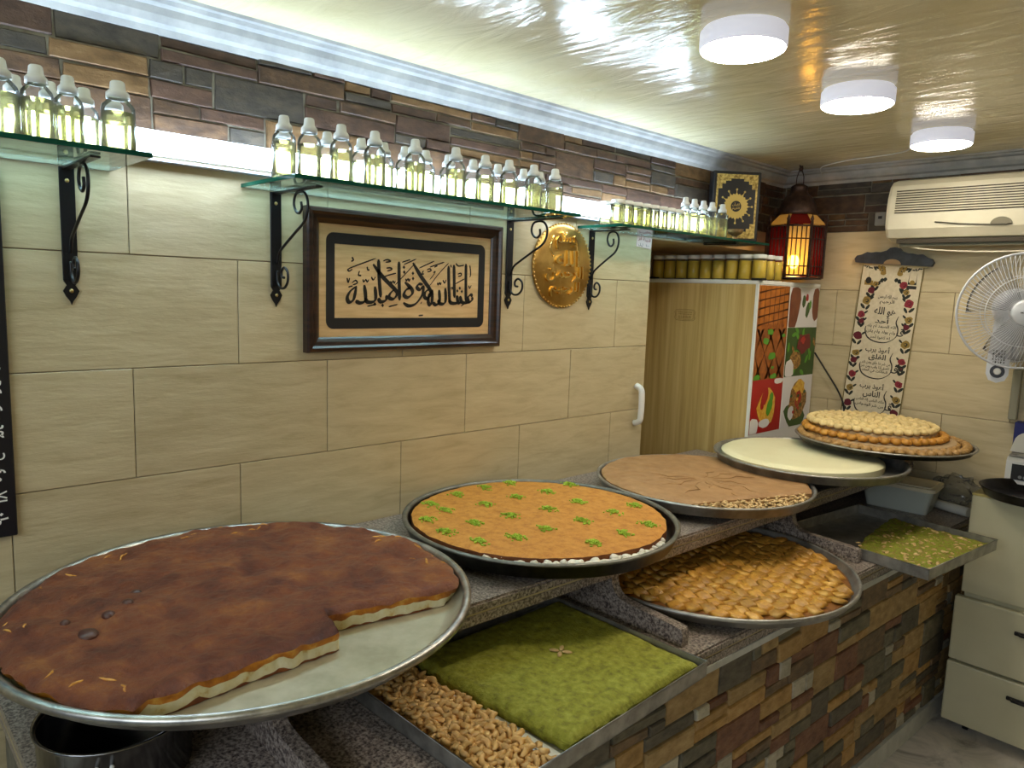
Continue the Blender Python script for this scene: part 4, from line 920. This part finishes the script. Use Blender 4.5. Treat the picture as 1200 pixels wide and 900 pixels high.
# ================================================================== BOOK, LANTERN
bk_ = thing('boxed_book', 'black boxed holy book with gold ornament standing on the third shelf', 'book', (.112, 2.330, ZS + SH + .0008), radians(52))
BM = WALL_B                                                   # face looks to local -y
bwid, bhei, bth = .205, .285, .048
obj('cover', MB().box((-bwid / 2, -bth / 2, 0), (bwid / 2, bth / 2, bhei), bev=.003), M['book_black'], bk_)
BMf = Matrix.Translation((0, -bth / 2 - .0006, bhei / 2)) @ WALL_B
gd = MB(); o_r = rrect(bwid / 2 - .016, bhei / 2 - .014, .002)
inn = []
hw_, hh_ = bwid / 2 - .022, bhei / 2 - .020
st = [(1, -.58), (1, .58), (.80, .58), (.80, .74), (.62, .74), (.62, .84), (.34, .84), (.34, .92), (-.34, .92), (-.34, .84), (-.62, .84), (-.62, .74), (-.80, .74), (-.80, .58), (-1, .58), (-1, -.58), (-.80, -.58), (-.80, -.74), (-.62, -.74), (-.62, -.84), (-.34, -.84), (-.34, -.92), (.34, -.92), (.34, -.84), (.62, -.84), (.62, -.74), (.80, -.74), (.80, -.58)]
ow, oh = bwid / 2 - .014, bhei / 2 - .012
obj('gold_field', MB().box((-ow, -oh, 0), (ow, oh, .0006), 0, BMf), M['gold'], bk_)
obj('black_field', MB().prism([(x * hw_, y * hh_) for x, y in st], .0006, .0011, 0, BMf), M['book_black'], bk_)
ro = MB(); sp = []
for i in range(48):
    a = 2 * pi * i / 48; sp.append(((.058 if i % 4 == 0 else .048 if i % 2 else .053) * cos(a), (.058 if i % 4 == 0 else .048 if i % 2 else .053) * sin(a)))
ro.prism(sp, .0011, .0016, 0, BMf)
for i in range(12):
    a = 2 * pi * i / 12 + pi / 2; ro.tube([tuple(BMf @ Vector((.056 * cos(a), .056 * sin(a), .0016))), tuple(BMf @ Vector((.066 * cos(a), .066 * sin(a), .0016)))], .0014, 5)
    ro.ball((.069 * cos(a), .069 * sin(a), .0014), (.0046, .0046, .001), 0, 8, 4, BMf)
obj('gold_sunburst', ro, M['gold_plain'], bk_)
di = MB(); di.lathe([(.0225, .0016), (.0225, .0020)], 28, 0, mat=BMf); dd = obj('black_disc', di, M['book_black'], bk_)
ti = MB(); put(ti, text_mb(arabic('القرآن'), .032, .015, weight=.008), BMf @ Matrix.Translation((0, .007, .0018))); put(ti, text_mb(arabic('الكريم'), .032, .015, weight=.008), BMf @ Matrix.Translation((0, -.009, .0018)))
obj('lettering', ti, M['gold_plain'], dd)

bw = thing('small_bowl', 'small dull brass footed bowl in front of the boxed book', 'bowl', (.168, 2.262, ZS + SH + .0006))
obj('body', MB().lathe([(.014, 0), (.015, .003), (.007, .010), (.012, .016), (.028, .026), (.034, .042), (.032, .042), (.024, .028), (.0001, .020)], 24), M['brass_dull'], bw)
ln = thing('hanging_lantern', 'hanging metal lantern with red and amber panes in the corner', 'lantern', (.190, 2.745, 0))
zb, zt, R1 = 1.742, 1.978, .128
pos = lambda i, r: (r * cos(pi / 4 * i + .19), r * sin(pi / 4 * i + .19))
for i in range(8):
    x, y = pos(i, R1); m = MB(); m.box((x - .005, y - .005, zb), (x + .005, y + .005, zt + .012)); m.ball((x, y, zt + .020), (.008, .008, .010), 0, 8, 5); m.lathe([(.006, 0), (.0001, .018)], 6, 0, (x, y, zt + .026))
    obj('post', m, M['lantern_metal'], ln)
    x2, y2 = pos(i + 1, R1)
    pn_ = MB(); a_ = Vector((x, y)) * .97; b_ = Vector((x2, y2)) * .97
    pn_.add([(a_.x, a_.y, zb + .01), (b_.x, b_.y, zb + .01), (b_.x, b_.y, zt - .006), (a_.x, a_.y, zt - .006)], [(0, 1, 2, 3)])
    fm_ = pn_.mesh('pane', M['pane_red'] if i % 2 else M['pane_amber']); o = obj('pane', fm_, None, ln); o.modifiers.new('thickness', 'SOLIDIFY').thickness = .002
    rl = MB()
    for z, w in ((zb + .012, .006), (zb + .052, .004), (zb + .172, .004), (zt - .008, .006)): rl.tube([(x, y, z), (x2, y2, z)], w * .7, 6)
    for q in (.2, .4, .6, .8):
        xx, yy = x + (x2 - x) * q, y + (y2 - y) * q; rl.tube([(xx, yy, zb + .012), (xx, yy, zt - .008)], .0025, 6)
    obj('rail', rl, M['lantern_metal'], ln)
    sl = MB(); c1_, c2_ = Vector((x, y)), Vector((x2, y2)); ri_ = .085 / R1
    sl.add([(c1_.x, c1_.y, zt), (c2_.x, c2_.y, zt), (c2_.x * ri_, c2_.y * ri_, zt + .045), (c1_.x * ri_, c1_.y * ri_, zt + .045)], [(0, 1, 2, 3)])
    o = obj('roof_pane', sl, M['pane_amber'] if i % 2 else M['pane_red'], ln); o.modifiers.new('thickness', 'SOLIDIFY').thickness = .002
obj('base_plate', MB().lathe([(.03, 0), (R1 + .004, .004), (R1 + .004, .010), (R1 - .01, .012)], 8, 0, (0, 0, zb - .006), False), M['lantern_metal'], ln)
obj('dome', MB().lathe([(.088, .045), (.086, .060), (.076, .095), (.060, .125), (.040, .142), (.036, .165), (.038, .172), (.018, .184)], 16, 0, (0, 0, zt)), M['lantern_metal'], ln)
ch = MB()
for sx_ in (-1, 1): ch.tube([(sx_ * .018, 0, zt + .165), (sx_ * .016, 0, zt + .215), (sx_ * .004, 0, zt + .252)], .002, 6)
ch.tube([(.0, 0, zt + .245), (.008, 0, zt + .252), (.006, 0, zt + .262), (-.006, 0, zt + .262), (-.006, 0, ZC - .001)], .003, 6); ch.ball((0, 0, zt + .25), .010, 0, 8, 5)
obj('hook_chain', ch, M['lantern_metal'], ln)
obj('bulb', MB().ball((.0, 0, zb + .075), (.024, .024, .032), 0, 16, 10), M['bulb_on'], ln); obj('socket', MB().tube([(0, 0, zb + .10), (0, 0, zt + .05)], .010, 8), M['lantern_metal'], ln)

# ================================================================== BACK WALL THINGS
ac = thing('air_conditioner', 'cream wall air conditioner with horizontal slats above the hanging scroll', 'air conditioner', (0, YB, 0))
ax0, ax1, az0, az1 = .560, 1.42, 1.896, 2.158
acp = [(0, az0 + .03), (-.10, az0 + .004), (-.155, az0 + .02), (-.178, az0 + .055), (-.182, az0 + .12), (-.176, az0 + .19), (-.160, az1 - .030), (-.135, az1 - .008), (-.105, az1), (0, az1)]
acm = MB(); n_ = len(acp)
for x, ins in ((ax0, .012), (ax0 + .004, .004), (ax0 + .016, 0), (ax1, 0)):
    cy = sum(p[0] for p in acp) / n_; cz_ = (az0 + az1) / 2
    acm.v += [(x, p[0] + (ins if p[0] < -.03 else 0), p[1] + (ins * (1 if p[1] < cz_ else -1))) for p in acp]
acm.f.append(tuple(range(n_))); acm.mi.append(0); acm.sm.append(False); acm.f.append(tuple(range(3 * n_, 4 * n_))[::-1]); acm.mi.append(0); acm.sm.append(False)
for j in range(3):
    for i in range(n_): acm.f.append((j * n_ + i, (j + 1) * n_ + i, (j + 1) * n_ + (i + 1) % n_, j * n_ + (i + 1) % n_)); acm.mi.append(0); acm.sm.append(False)
obj('housing', acm, M['ivory_plastic'], ac)
for i in range(10):
    z = az0 + .118 + i * .0098; yy = -.1822 + abs(z - az0 - .12) * .09 if z > az0 + .12 else -.1822
    g_ = MB(); g_.box((ax0 + .038, yy - .0022, z), (ax1 - .04, yy + .003, z + .0042)); obj('slat_gap', g_, M['ac_dark'], ac)
    g_ = MB(); g_.box((ax0 + .036, yy - .0036, z + .0044), (ax1 - .04, yy + .003, z + .0092), bev=.0012); obj('slat', g_, M['ivory_plastic'], ac)
obj('outlet', MB().box((ax0 + .045, -.150, az0 - .002), (ax1 - .03, -.03, az0 + .014)), M['ac_dark'], ac)
obj('flap', MB().box((ax0 + .05, -.004, -.003), (ax1 - .03, .004, .020), 0, Matrix.Translation((0, -.125, az0 - .012)) @ Matrix.Rotation(radians(-35), 4, 'X'), bev=.001), M['ac_grey'], ac)
hp = [(.036 * cos(a), .026 * sin(a)) for a in [pi * i / 14 for i in range(15)]]
obj('display_window', MB().prism(hp, 0, .004, 0, Matrix.Translation((.985, -.1805, az0 + .062)) @ WALL_B), M['ac_window'], ac)
obj('swoosh_line', MB().tube([(.755, -.183, az0 + .078), (.84, -.1835, az0 + .068), (.92, -.1835, az0 + .062), (1.0, -.1825, az0 + .058), (1.02, -.182, az0 + .062)], .0022, 6), M['ac_dark'], ac)
cbl = obj('sagging_cable', MB().tube(smooth_path([(.590, YB - .06, az0 + .004), (.66, YB - .12, az0 - .018), (.80, YB - .14, az0 - .034), (1.0, YB - .14, az0 - .040), (1.3, YB - .14, az0 - .030)], 5), .0035, 6), M['ivory_plastic']); tag(cbl, 'thin cream cable sagging under the air conditioner', 'cable')
sk_ = thing('wall_socket', 'small grimy grey socket box beside the air conditioner', 'socket', (.482, YB, 2.012))
obj('box', MB().box((-.024, -.026, -.030), (.024, 0, .030), bev=.004), M['grey'], sk_); obj('hole', MB().box((-.008, -.0275, .0), (.008, -.0255, .012)), M['black'], sk_)
# hanging scroll
sw, shh = .258, .70
scr = thing('hanging_scroll', 'ivory woven scroll with black script and rose borders on a dark carved bar', 'wall hanging', (.552, YB - .010, 1.838)); scr.rotation_euler = (0, radians(3.4), 0)
SMx = WALL_B
bar = [(-.150, -.024), (-.156, -.008), (-.148, .006), (-.128, .012), (-.108, .024), (-.090, .022), (-.072, .026), (-.052, .026), (-.030, .034), (-.018, .046), (0, .050), (.018, .046), (.030, .034), (.052, .026), (.072, .026), (.090, .022), (.108, .024), (.128, .012), (.148, .006), (.156, -.008), (.150, -.024), (.13, -.026), (-.13, -.026)]
obj('carved_bar', MB().prism([(x * 1.06, y) for x, y in bar[::-1]], -.004, .014, 0, SMx), M['navy_wood'], scr)
obj('bar_inlay', MB().prism([(.036 * cos(a), -.024 + .022 * sin(a)) for a in [pi * i / 10 for i in range(11)]], .014, .0155, 0, SMx), M['parchment'], scr)
obj('hanging_rod', MB().tube([tuple(SMx @ Vector((-.142, -.028, .006))), tuple(SMx @ Vector((.142, -.028, .006)))], .004, 8), M['granite_line'], scr)
obj('cloth', MB().box((-sw / 2, -.03 - shh, 0), (sw / 2, -.03, .002), 0, SMx), M['cloth'], scr)
ed = MB()
for u in (-sw / 2, sw / 2 - .004): ed.box((u, -.03 - shh, .002), (u + .004, -.03, .0026), 0, SMx)
obj('cloth_edge', ed, M['cloth_edge'], scr)
pt_ = MB(); PM = ['print_black', 'rose_red', 'rose_dark', 'rose_gold', 'leaf_dark']
def T(t_, w, h, u, v, wt=.004):
    wt += .014; w *= 1.06; h *= 1.15
    put(pt_, text_mb(arabic(t_), w, h, weight=wt), Matrix.Translation((u, v, .0023)))
T('بسم الله الرحمن', .066, .018, .0, -.150); T('الرحيم', .050, .016, .0, -.168)
T('هو الله', .074, .032, -.002, -.205, .008); T('أحد', .050, .022, -.006, -.236, .008); T('الله الصمد لم يلد', .100, .015, -.006, -.262); T('ولم يولد ولم يكن', .100, .015, -.006, -.282); T('له كفوا أحد', .070, .015, -.006, -.302)
T('أعوذ برب', .086, .026, -.006, -.350, .008); T('الفلق', .060, .024, -.004, -.380, .008); T('من شر ما خلق ومن شر', .100, .013, -.006, -.402); T('غاسق إذا وقب ومن شر', .100, .013, -.006, -.418); T('النفاثات في العقد', .090, .013, -.006, -.434)
T('أعوذ برب', .086, .026, -.006, -.492, .008); T('الناس', .060, .026, -.004, -.524, .008); T('ملك الناس إله الناس', .100, .013, -.006, -.548); T('من شر الوسواس', .100, .013, -.006, -.566)
for v in (-.27, -.41, -.555):                                  # the long swash under each block with its letter
    ribbon(pt_, [(.050, v + .055), (.044, v + .03), (.054, v + .005), (.050, v - .025), (.020, v - .048), (-.020, v - .050), (-.052, v - .036), (-.064, v - .010), (-.063, v + .006)], .0052, 0, .0024, radians(45), .45)
    T('ق', .024, .026, .064, v - .006, .008)
def rose(u, v, r, m):
    blob(pt_, u, v, r, r * .95, PM.index(m), .0024, 12, .14, 0, int(abs(u * 1e4 + v * 1e3))); blob(pt_, u + r * .1, v, r * .5, r * .45, PM.index('rose_dark' if m != 'rose_gold' else 'cloth_edge') if m != 'rose_gold' else 4, .0026, 9, .2, 0, 3)
    blob(pt_, u, v + r * .05, r * .26, r * .24, PM.index(m), .0028, 8, .2, 0, 5)
def leaf(u, v, r, a): blob(pt_, u, v, r, r * .42, 4, .0023, 10, .08, a, int(abs(u * 1e4)))
sd = [('rose_gold', .052, -.102, .011), ('rose_dark', .064, -.128, .013), ('rose_gold', .076, -.168, .016), ('rose_red', .088, -.222, .014), ('rose_dark', .083, -.246, .010), ('rose_dark', .088, -.305, .017), ('rose_gold', .086, -.372, .014), ('rose_dark', .090, -.400, .013), ('rose_red', .088, -.455, .014), ('rose_gold', .088, -.51, .014), ('rose_dark', .088, -.57, .015)]
sd2 = [('rose_red', .050, -.100, .014), ('rose_gold', .062, -.126, .011), ('rose_red', .078, -.166, .017), ('rose_gold', .086, -.226, .014), ('rose_dark', .082, -.254, .011), ('rose_gold', .088, -.318, .016), ('rose_red', .086, -.384, .013), ('leaf_dark', .086, -.410, .011), ('rose_red', .088, -.470, .014), ('rose_gold', .088, -.53, .014), ('rose_dark', .088, -.58, .015)]
for s_, L_ in ((-1, sd), (1, sd2)):
    for m, u, v, r in L_:
        rose(s_ * u, v, r, m); leaf(s_ * (u + r * .7), v - r * 1.35, .013, s_ * .8); leaf(s_ * (u - r * .5), v - r * 1.5, .012, -s_ * 1.0); leaf(s_ * (u - r * 1.15), v + r * .7, .009, s_ * 2.4)
    for i in range(3): blob(pt_, s_ * (.020 + .011 * i), -.083 - .004 * i * i, .007, .008, 4, .0023, 8, .2, 0, i)
    for q in range(5): leaf(s_ * (.030 + .008 * q), -.038 - .003 * abs(q - 2), .010, s_ * (.5 + .5 * q) + pi / 2)        # pair of raised hands, read as olive fingers at the top
    for q in range(4): blob(pt_, s_ * (.026 + .007 * q), -.046 + .005 * (q % 2), .0032, .015, 3, .0025, 8, .05, s_ * -.35, q)
    blob(pt_, s_ * .030, -.060, .010, .008, 3, .0026, 10, .1, 0, 2)
    for q in range(4): leaf(s_ * (.100 - q * .008), -.037 - .002 * q, .006, q)
# small domed building and twin-tower building
pt_.add([(-.094, -.108, .0024), (-.062, -.108, .0024), (-.062, -.090, .0024), (-.094, -.090, .0024)], [(0, 1, 2, 3)], 3); blob(pt_, -.080, -.090, .011, .013, 0, .0026, 12, 0); pt_.add([(-.0815, -.082, .0024), (-.0785, -.082, .0024), (-.080, -.055, .0024)], [(0, 1, 2)], 3)
pt_.add([(.060, -.112, .0024), (.094, -.112, .0024), (.094, -.100, .0024), (.060, -.100, .0024)], [(0, 1, 2, 3)], 0); pt_.add([(.062, -.096, .0024), (.092, -.096, .0024), (.092, -.088, .0024), (.062, -.088, .0024)], [(0, 1, 2, 3)], 0); blob(pt_, .077, -.088, .009, .009, 3, .0026, 12, 0)
for u in (.064, .090): pt_.add([(u - .0015, -.09, .0024), (u + .0015, -.09, .0024), (u, -.050, .0024)], [(0, 1, 2)], 0)
pt_.v = [tuple(SMx @ Vector((p[0] * 1.17, -.032 + (p[1] + .032) * 1.17, p[2]))) for p in pt_.v]
obj('woven_picture', pt_, [M[x] for x in PM], scr)

# wall fan
AXD = Vector((.42, -.89, -.08)).normalized(); FC = Vector((1.122, 2.615, 1.632))
fn = thing('wall_fan', 'white wall fan with round wire guard beside the hanging scroll', 'fan', FC)
zq = AXD; xq = Vector((0, 0, 1)).cross(zq).normalized(); yq = zq.cross(xq)
FM = Matrix(((xq.x, yq.x, zq.x, 0), (xq.y, yq.y, zq.y, 0), (xq.z, yq.z, zq.z, 0), (0, 0, 0, 1)))
fr_ = .205
def guard(depth, name):
    g = MB(); g.tube([tuple(FM @ Vector((fr_ * cos(2 * pi * i / 48), fr_ * sin(2 * pi * i / 48), 0))) for i in range(48)], .0042 if depth > 0 else .003, 6, 0, True)
    for q in (.60, ): g.tube([tuple(FM @ Vector((fr_ * q * cos(2 * pi * i / 40), fr_ * q * sin(2 * pi * i / 40), depth * (1 - q ** 2.4)))) for i in range(40)], .0016, 5, 0, True)
    for i in range(84):
        a = 2 * pi * i / 84; pts = []
        for t in (.22, .45, .7, .88, 1.0):
            aa = a + .25 * (1 - t); pts.append(tuple(FM @ Vector((fr_ * t * cos(aa), fr_ * t * sin(aa), depth * (1 - t ** 2.4)))))
        g.tube(pts, .0010, 4, 0, False, False)
    o = obj(name, g, M['fan_white'], fn); return o
guard(.055, 'front_guard'); guard(-.060, 'rear_guard')
obj('hub_badge', MB().lathe([(.046, .048), (.046, .056), (.040, .062), (.0001, .064)], 32, 0, mat=FM), M['fan_white'], fn)
hb = MB(); put(hb, text_mb('Oscillating', .040, .007, weight=.01), FM @ Matrix.Translation((0, 0, .0645))) if False else None
for q in range(9): hb.box((-.020 + q * .0045, -.002, .0642), (-.020 + q * .0045 + .003, .003, .0648), 0, FM)
obj('badge_mark', hb, M['ink_grey'], fn)
for q in range(3):
    b_ = MB(); vs = []; nr, na = 5, 7
    for i in range(nr):
        rr = .035 + (.178 - .035) * i / (nr - 1)
        for j in range(na):
            a = q * 2 * pi / 3 + .3 + (j / (na - 1) - .5) * 1.35 * (1 - .12 * (i / nr)) + .25 * i / nr; vs.append(tuple(FM @ Vector((rr * cos(a), rr * sin(a), .022 * (j / (na - 1) - .5)))))
    b_.add(vs, [(i * na + j, i * na + j + 1, (i + 1) * na + j + 1, (i + 1) * na + j) for i in range(nr - 1) for j in range(na - 1)], 0, True)
    o = obj('blade', b_, M['fan_clear'], fn); o.modifiers.new('thickness', 'SOLIDIFY').thickness = .002
obj('blade_hub', MB().lathe([(.040, -.03), (.040, .012), (.02, .02)], 24, 0, mat=FM), M['fan_white'], fn)
obj('motor_housing', MB().lathe([(.045, -.155), (.068, -.145), (.075, -.10), (.070, -.066), (.05, -.062)], 28, 0, mat=FM), M['fan_white'], fn)
stp = [Vector(p) - FC for p in ((1.072, 2.760, 1.60), (1.068, 2.740, 1.53), (1.064, 2.715, 1.46), (1.062, 2.705, 1.415))]
sm_ = MB()
hull = [(-.026, .11), (.026, .11), (.036, -.04), (.036, -.095), (.026, -.118), (0, -.128), (-.026, -.118), (-.036, -.095), (-.036, -.04)]
SMf = Matrix.Translation(Vector((1.048, 2.690, 1.490)) - FC) @ Matrix.Rotation(radians(14), 4, 'Z') @ WALL_B
sm_.prism(hull[::-1], -.045, 0, 0, SMf); obj('control_stem', sm_, M['fan_white'], fn)
kn_ = MB()
for r_ in range(5):
    for c_ in range(5): kn_.box((-.020 + c_ * .0085, -.012 - r_ * .0105, 0), (-.020 + c_ * .0085 + .005, -.012 - r_ * .0105 + .007, .0012), 0, SMf)
obj('printed_grid', kn_, M['ink_grey'], fn)
obj('dial_ring', MB().lathe([(.024, 0), (.024, .0015)], 24, 0, mat=SMf @ Matrix.Translation((0, -.085, 0))), M['ink_grey'], fn); obj('dial', MB().lathe([(.013, .0015), (.012, .012), (.009, .014)], 20, 0, mat=SMf @ Matrix.Translation((0, -.085, 0))), M['white_plastic'], fn)
obj('wall_mount', MB().box((1.03 - FC.x, 2.735 - FC.y, 1.44 - FC.z), (1.10 - FC.x, YB - FC.y - .001, 1.60 - FC.z), bev=.012), M['fan_white'], fn)

# cabinet, pan, scale
cbx0, cbx1, cby, ctz = 1.036, 1.80, 2.60, .950
cab = thing('drawer_cabinet', 'cream metal cabinet with drawers on castors at the right edge', 'cabinet', (0, 0, 0))
obj('carcass', MB().box((cbx0 + .006, cby + .02, .045), (cbx1, YB - .004, ctz - .006), bev=.003), M['cream_metal'], cab)
obj('top_edge', MB().box((cbx0 - .002, cby + .004, ctz - .008), (cbx1, YB - .004, ctz), bev=.002), M['cream_edge'], cab)
obj('door_panel', MB().box((cbx0, cby, .566), (cbx1, cby + .02, ctz - .008), bev=.003), M['cream_metal'], cab)
for z0, z1, dx, zh in ((.296, .548, -.016, .472), (.046, .286, -.018, .222)):
    d = obj('drawer', MB().box((cbx0 + dx, cby - .012, z0), (cbx1, cby + .02, z1), bev=.006), M['cream_metal'], cab)
    h_ = MB(); h_.box((1.222, cby - .020, zh - .008), (1.34, cby - .013, zh + .008), bev=.003); h_.tube([(1.235, cby - .018, zh), (1.245, cby - .040, zh + .004), (1.32, cby - .040, zh + .004), (1.33, cby - .018, zh)], .005, 8); obj('handle', h_, M['black'], d)
for x, y in ((1.09, 2.66), (1.72, 2.66), (1.09, 2.90), (1.72, 2.90)):
    c_ = MB(); c_.tube([(x - .008, y, .020), (x + .008, y, .020)], .019, 14); c_.box((x - .013, y - .009, .020), (x + .013, y + .009, .046)); obj('castor', c_, M['black'], cab)
pn2 = thing('black_pan', 'blackened round pan lying on the cream cabinet', 'pan', (1.215, 2.675, ctz + .001))
obj('body', MB().lathe([(.150, 0), (.156, .004), (.172, .034), (.176, .036), (.172, .038), (.167, .034), (.152, .007), (.0001, .005)], 56), M['pan_black'], pn2)
scl = thing('weighing_scale', 'white shop scale with black display behind the black pan', 'scale', (1.235, 2.885, ctz + .001), radians(4))
bs = MB(); pf = [(-.068, 0), (-.062, .085), (-.045, .098), (.05, .098), (.055, 0)]
bs.add([(-.155, y, z + .02) for y, z in pf] + [(.155, y, z + .02) for y, z in pf], [(0, 1, 2, 3, 4), (9, 8, 7, 6, 5)] + [(i, 5 + i, 5 + (i + 1) % 5, (i + 1) % 5) for i in range(5)])
obj('body', bs, M['white_plastic'], scl)
dm_ = Matrix.Translation((0, -.0665, .062)) @ Matrix.Rotation(radians(-4), 4, 'X') @ WALL_B
dsp = obj('display', MB().box((-.135, -.026, 0), (.135, .034, .002), 0, dm_), M['black'], scl)
dg_ = MB(); put(dg_, text_mb('00000', .050, .014), dm_ @ Matrix.Translation((-.060, .012, .0022))); put(dg_, text_mb('00000', .05, .014), dm_ @ Matrix.Translation((.06, .012, .0022))); obj('digits', dg_, M['red_led'], dsp)
gm = MB()
for i in range(6): gm.lathe([(.0065, .002), (.0065, .0028)], 10, 0, mat=dm_ @ Matrix.Translation((-.105 + i * .016, -.014, 0)))
obj('buttons', gm, M['grey'], dsp)
ft_ = MB()
for x in (-.12, .12):
    for y in (-.04, .035): ft_.lathe([(.014, 0), (.012, .02)], 12, 0, (x, y, 0))
obj('foot', ft_, M['grey'], scl)
obj('platter', MB().box((-.150, -.055, .122), (.150, .052, .132), bev=.004), M['steel'], scl); obj('platter_post', MB().lathe([(.03, .117), (.03, .123)], 16), M['black'], scl)
bx = thing('card_box', 'blue and white printed card box standing on the shop scale', 'box', (1.235, 2.885, ctz + .134), radians(4))
obj('carton', MB().box((-.150, -.010, 0), (.150, .045, .118), bev=.002), M['blue'], bx)
cp = [(-.155, 0), (.155, -.006), (.155, .05)] + [(.105 + .05 * cos(a), .052 + .045 * sin(a)) for a in [.1 + i * .3 for i in range(8)]] + [(.0 + .07 * cos(a), .072 + .036 * sin(a)) for a in [.3 + i * .32 for i in range(8)]] + [(-.09 + .055 * cos(a), .038 + .045 * sin(a)) for a in [1.1 + i * .28 for i in range(8)]]
CM = Matrix.Translation((0, -.0115, .002)) @ WALL_B
pp = obj('paper_front', MB().prism(cp, 0, .001, 0, CM), M['paper'], bx)
kt = MB(); put(kt, text_mb('Key Foo', .100, .026), CM @ Matrix.Translation((-.050, .045, .0006))); obj('lettering', kt, M['ink_grey'], pp)
du = obj('cable_duct', MB().box((1.045, YB - .024, ctz + .25), (1.075, YB - .0005, 1.40), bev=.003), M['ac_grey']); tag(du, 'pale grey vertical cable duct on the back wall below the fan', 'duct')

# under the far end: tub, roll, film
tb = thing('storage_tub', 'cloudy plastic tub with cream lid on the lower slab near the back', 'tub', (.735, 2.765, ZL + .001), radians(6))
tbm = MB(); w0, w1, d0, d1, hh2 = .115, .135, .075, .09, .098
q0 = rrect(w0, d0, .02, 4); q1 = rrect(w1, d1, .024, 4); n_ = len(q0)
tbm.add([(x, y, 0) for x, y in q0] + [(x, y, hh2) for x, y in q1], [tuple(range(n_))[::-1]] + [(i, (i + 1) % n_, n_ + (i + 1) % n_, n_ + i) for i in range(n_)])
obj('body', tbm, M['tub'], tb); obj('lid', MB().prism(rrect(w1 + .008, d1 + .008, .028, 4), hh2, hh2 + .014).prism(rrect(w1 - .01, d1 - .01, .02, 4), hh2 + .014, hh2 + .019), M['tub_lid'], tb)
rl_ = MB(); rl_.tube([(.840, 2.865, ZL + .021), (.975, 2.828, ZL + .021)], .0195, 18); ro_ = obj('paper_roll', rl_, M['paper']); tag(ro_, 'white paper roll lying at the far end of the lower slab', 'roll')
fi = bmesh.new(); bmesh.ops.create_icosphere(fi, subdivisions=4, radius=1)
for v in fi.verts:
    n = mnoise.fractal(v.co * 2.2, .9, 2.1, 4); v.co = Vector((v.co.x * .085, v.co.y * .030, v.co.z * .062)) * (1 + .38 * n)
fme = bpy.data.meshes.new('plastic_film'); fi.to_mesh(fme); fi.free(); fme.materials.append(M['bag'])
fz = obj('plastic_film', fme, None, None, (.900, 2.908, ZL + .085)); tag(fz, 'crumpled clear plastic film beside the tub at the back wall', 'plastic film')
cd = obj('power_cable', MB().tube(smooth_path([(.242, 2.925, 1.40), (.30, 2.93, 1.32), (.37, 2.935, 1.22), (.40, 2.936, 1.14), (.41, 2.935, .965)], 5), .004, 6), M['black']); tag(cd, 'thin black cable running down from the refrigerator behind the scroll', 'cable')

# ================================================================== CEILING LAMPS
def ceiling_lamp(x, y, r, label):
    t = thing('ceiling_lamp', label, 'lamp', (x, y, ZC), 0, 'round white ceiling lamps')
    obj('housing', MB().lathe([(r * .94, 0), (r * .95, -.006), (r, -.008), (r, -.040), (r * .985, -.046), (r * .95, -.044)], 56), M['lamp_body'], t)
    obj('diffuser', MB().lathe([(r * .955, -.040), (r * .955, -.0475), (r * .90, -.0505), (.0001, -.0515)], 56), M['lamp_lens'], t)
ceiling_lamp(.873, 1.047, .096, 'round white ceiling lamp nearest the viewer'); ceiling_lamp(.868, 1.685, .098, 'middle one of the three round ceiling lamps'); ceiling_lamp(.866, 2.405, .098, 'round ceiling lamp nearest the back wall')
wr_ = obj('white_cable', MB().tube(smooth_path([(.778, 2.44, ZC - .006), (.66, 2.66, ZC - .004), (.52, 2.70, ZC - .006), (.43, 2.72, ZC - .004), (.33, 2.74, ZC - .010), (.255, 2.80, ZC - .012), (.235, 2.86, ZC - .03)], 5), .0028, 6), M['wire_white']); tag(wr_, 'thin white cable along the ceiling from the last lamp to the lantern', 'cable')
print('bricks on counter', nb, 'baklava', nbk, 'objects', len(bpy.data.objects))
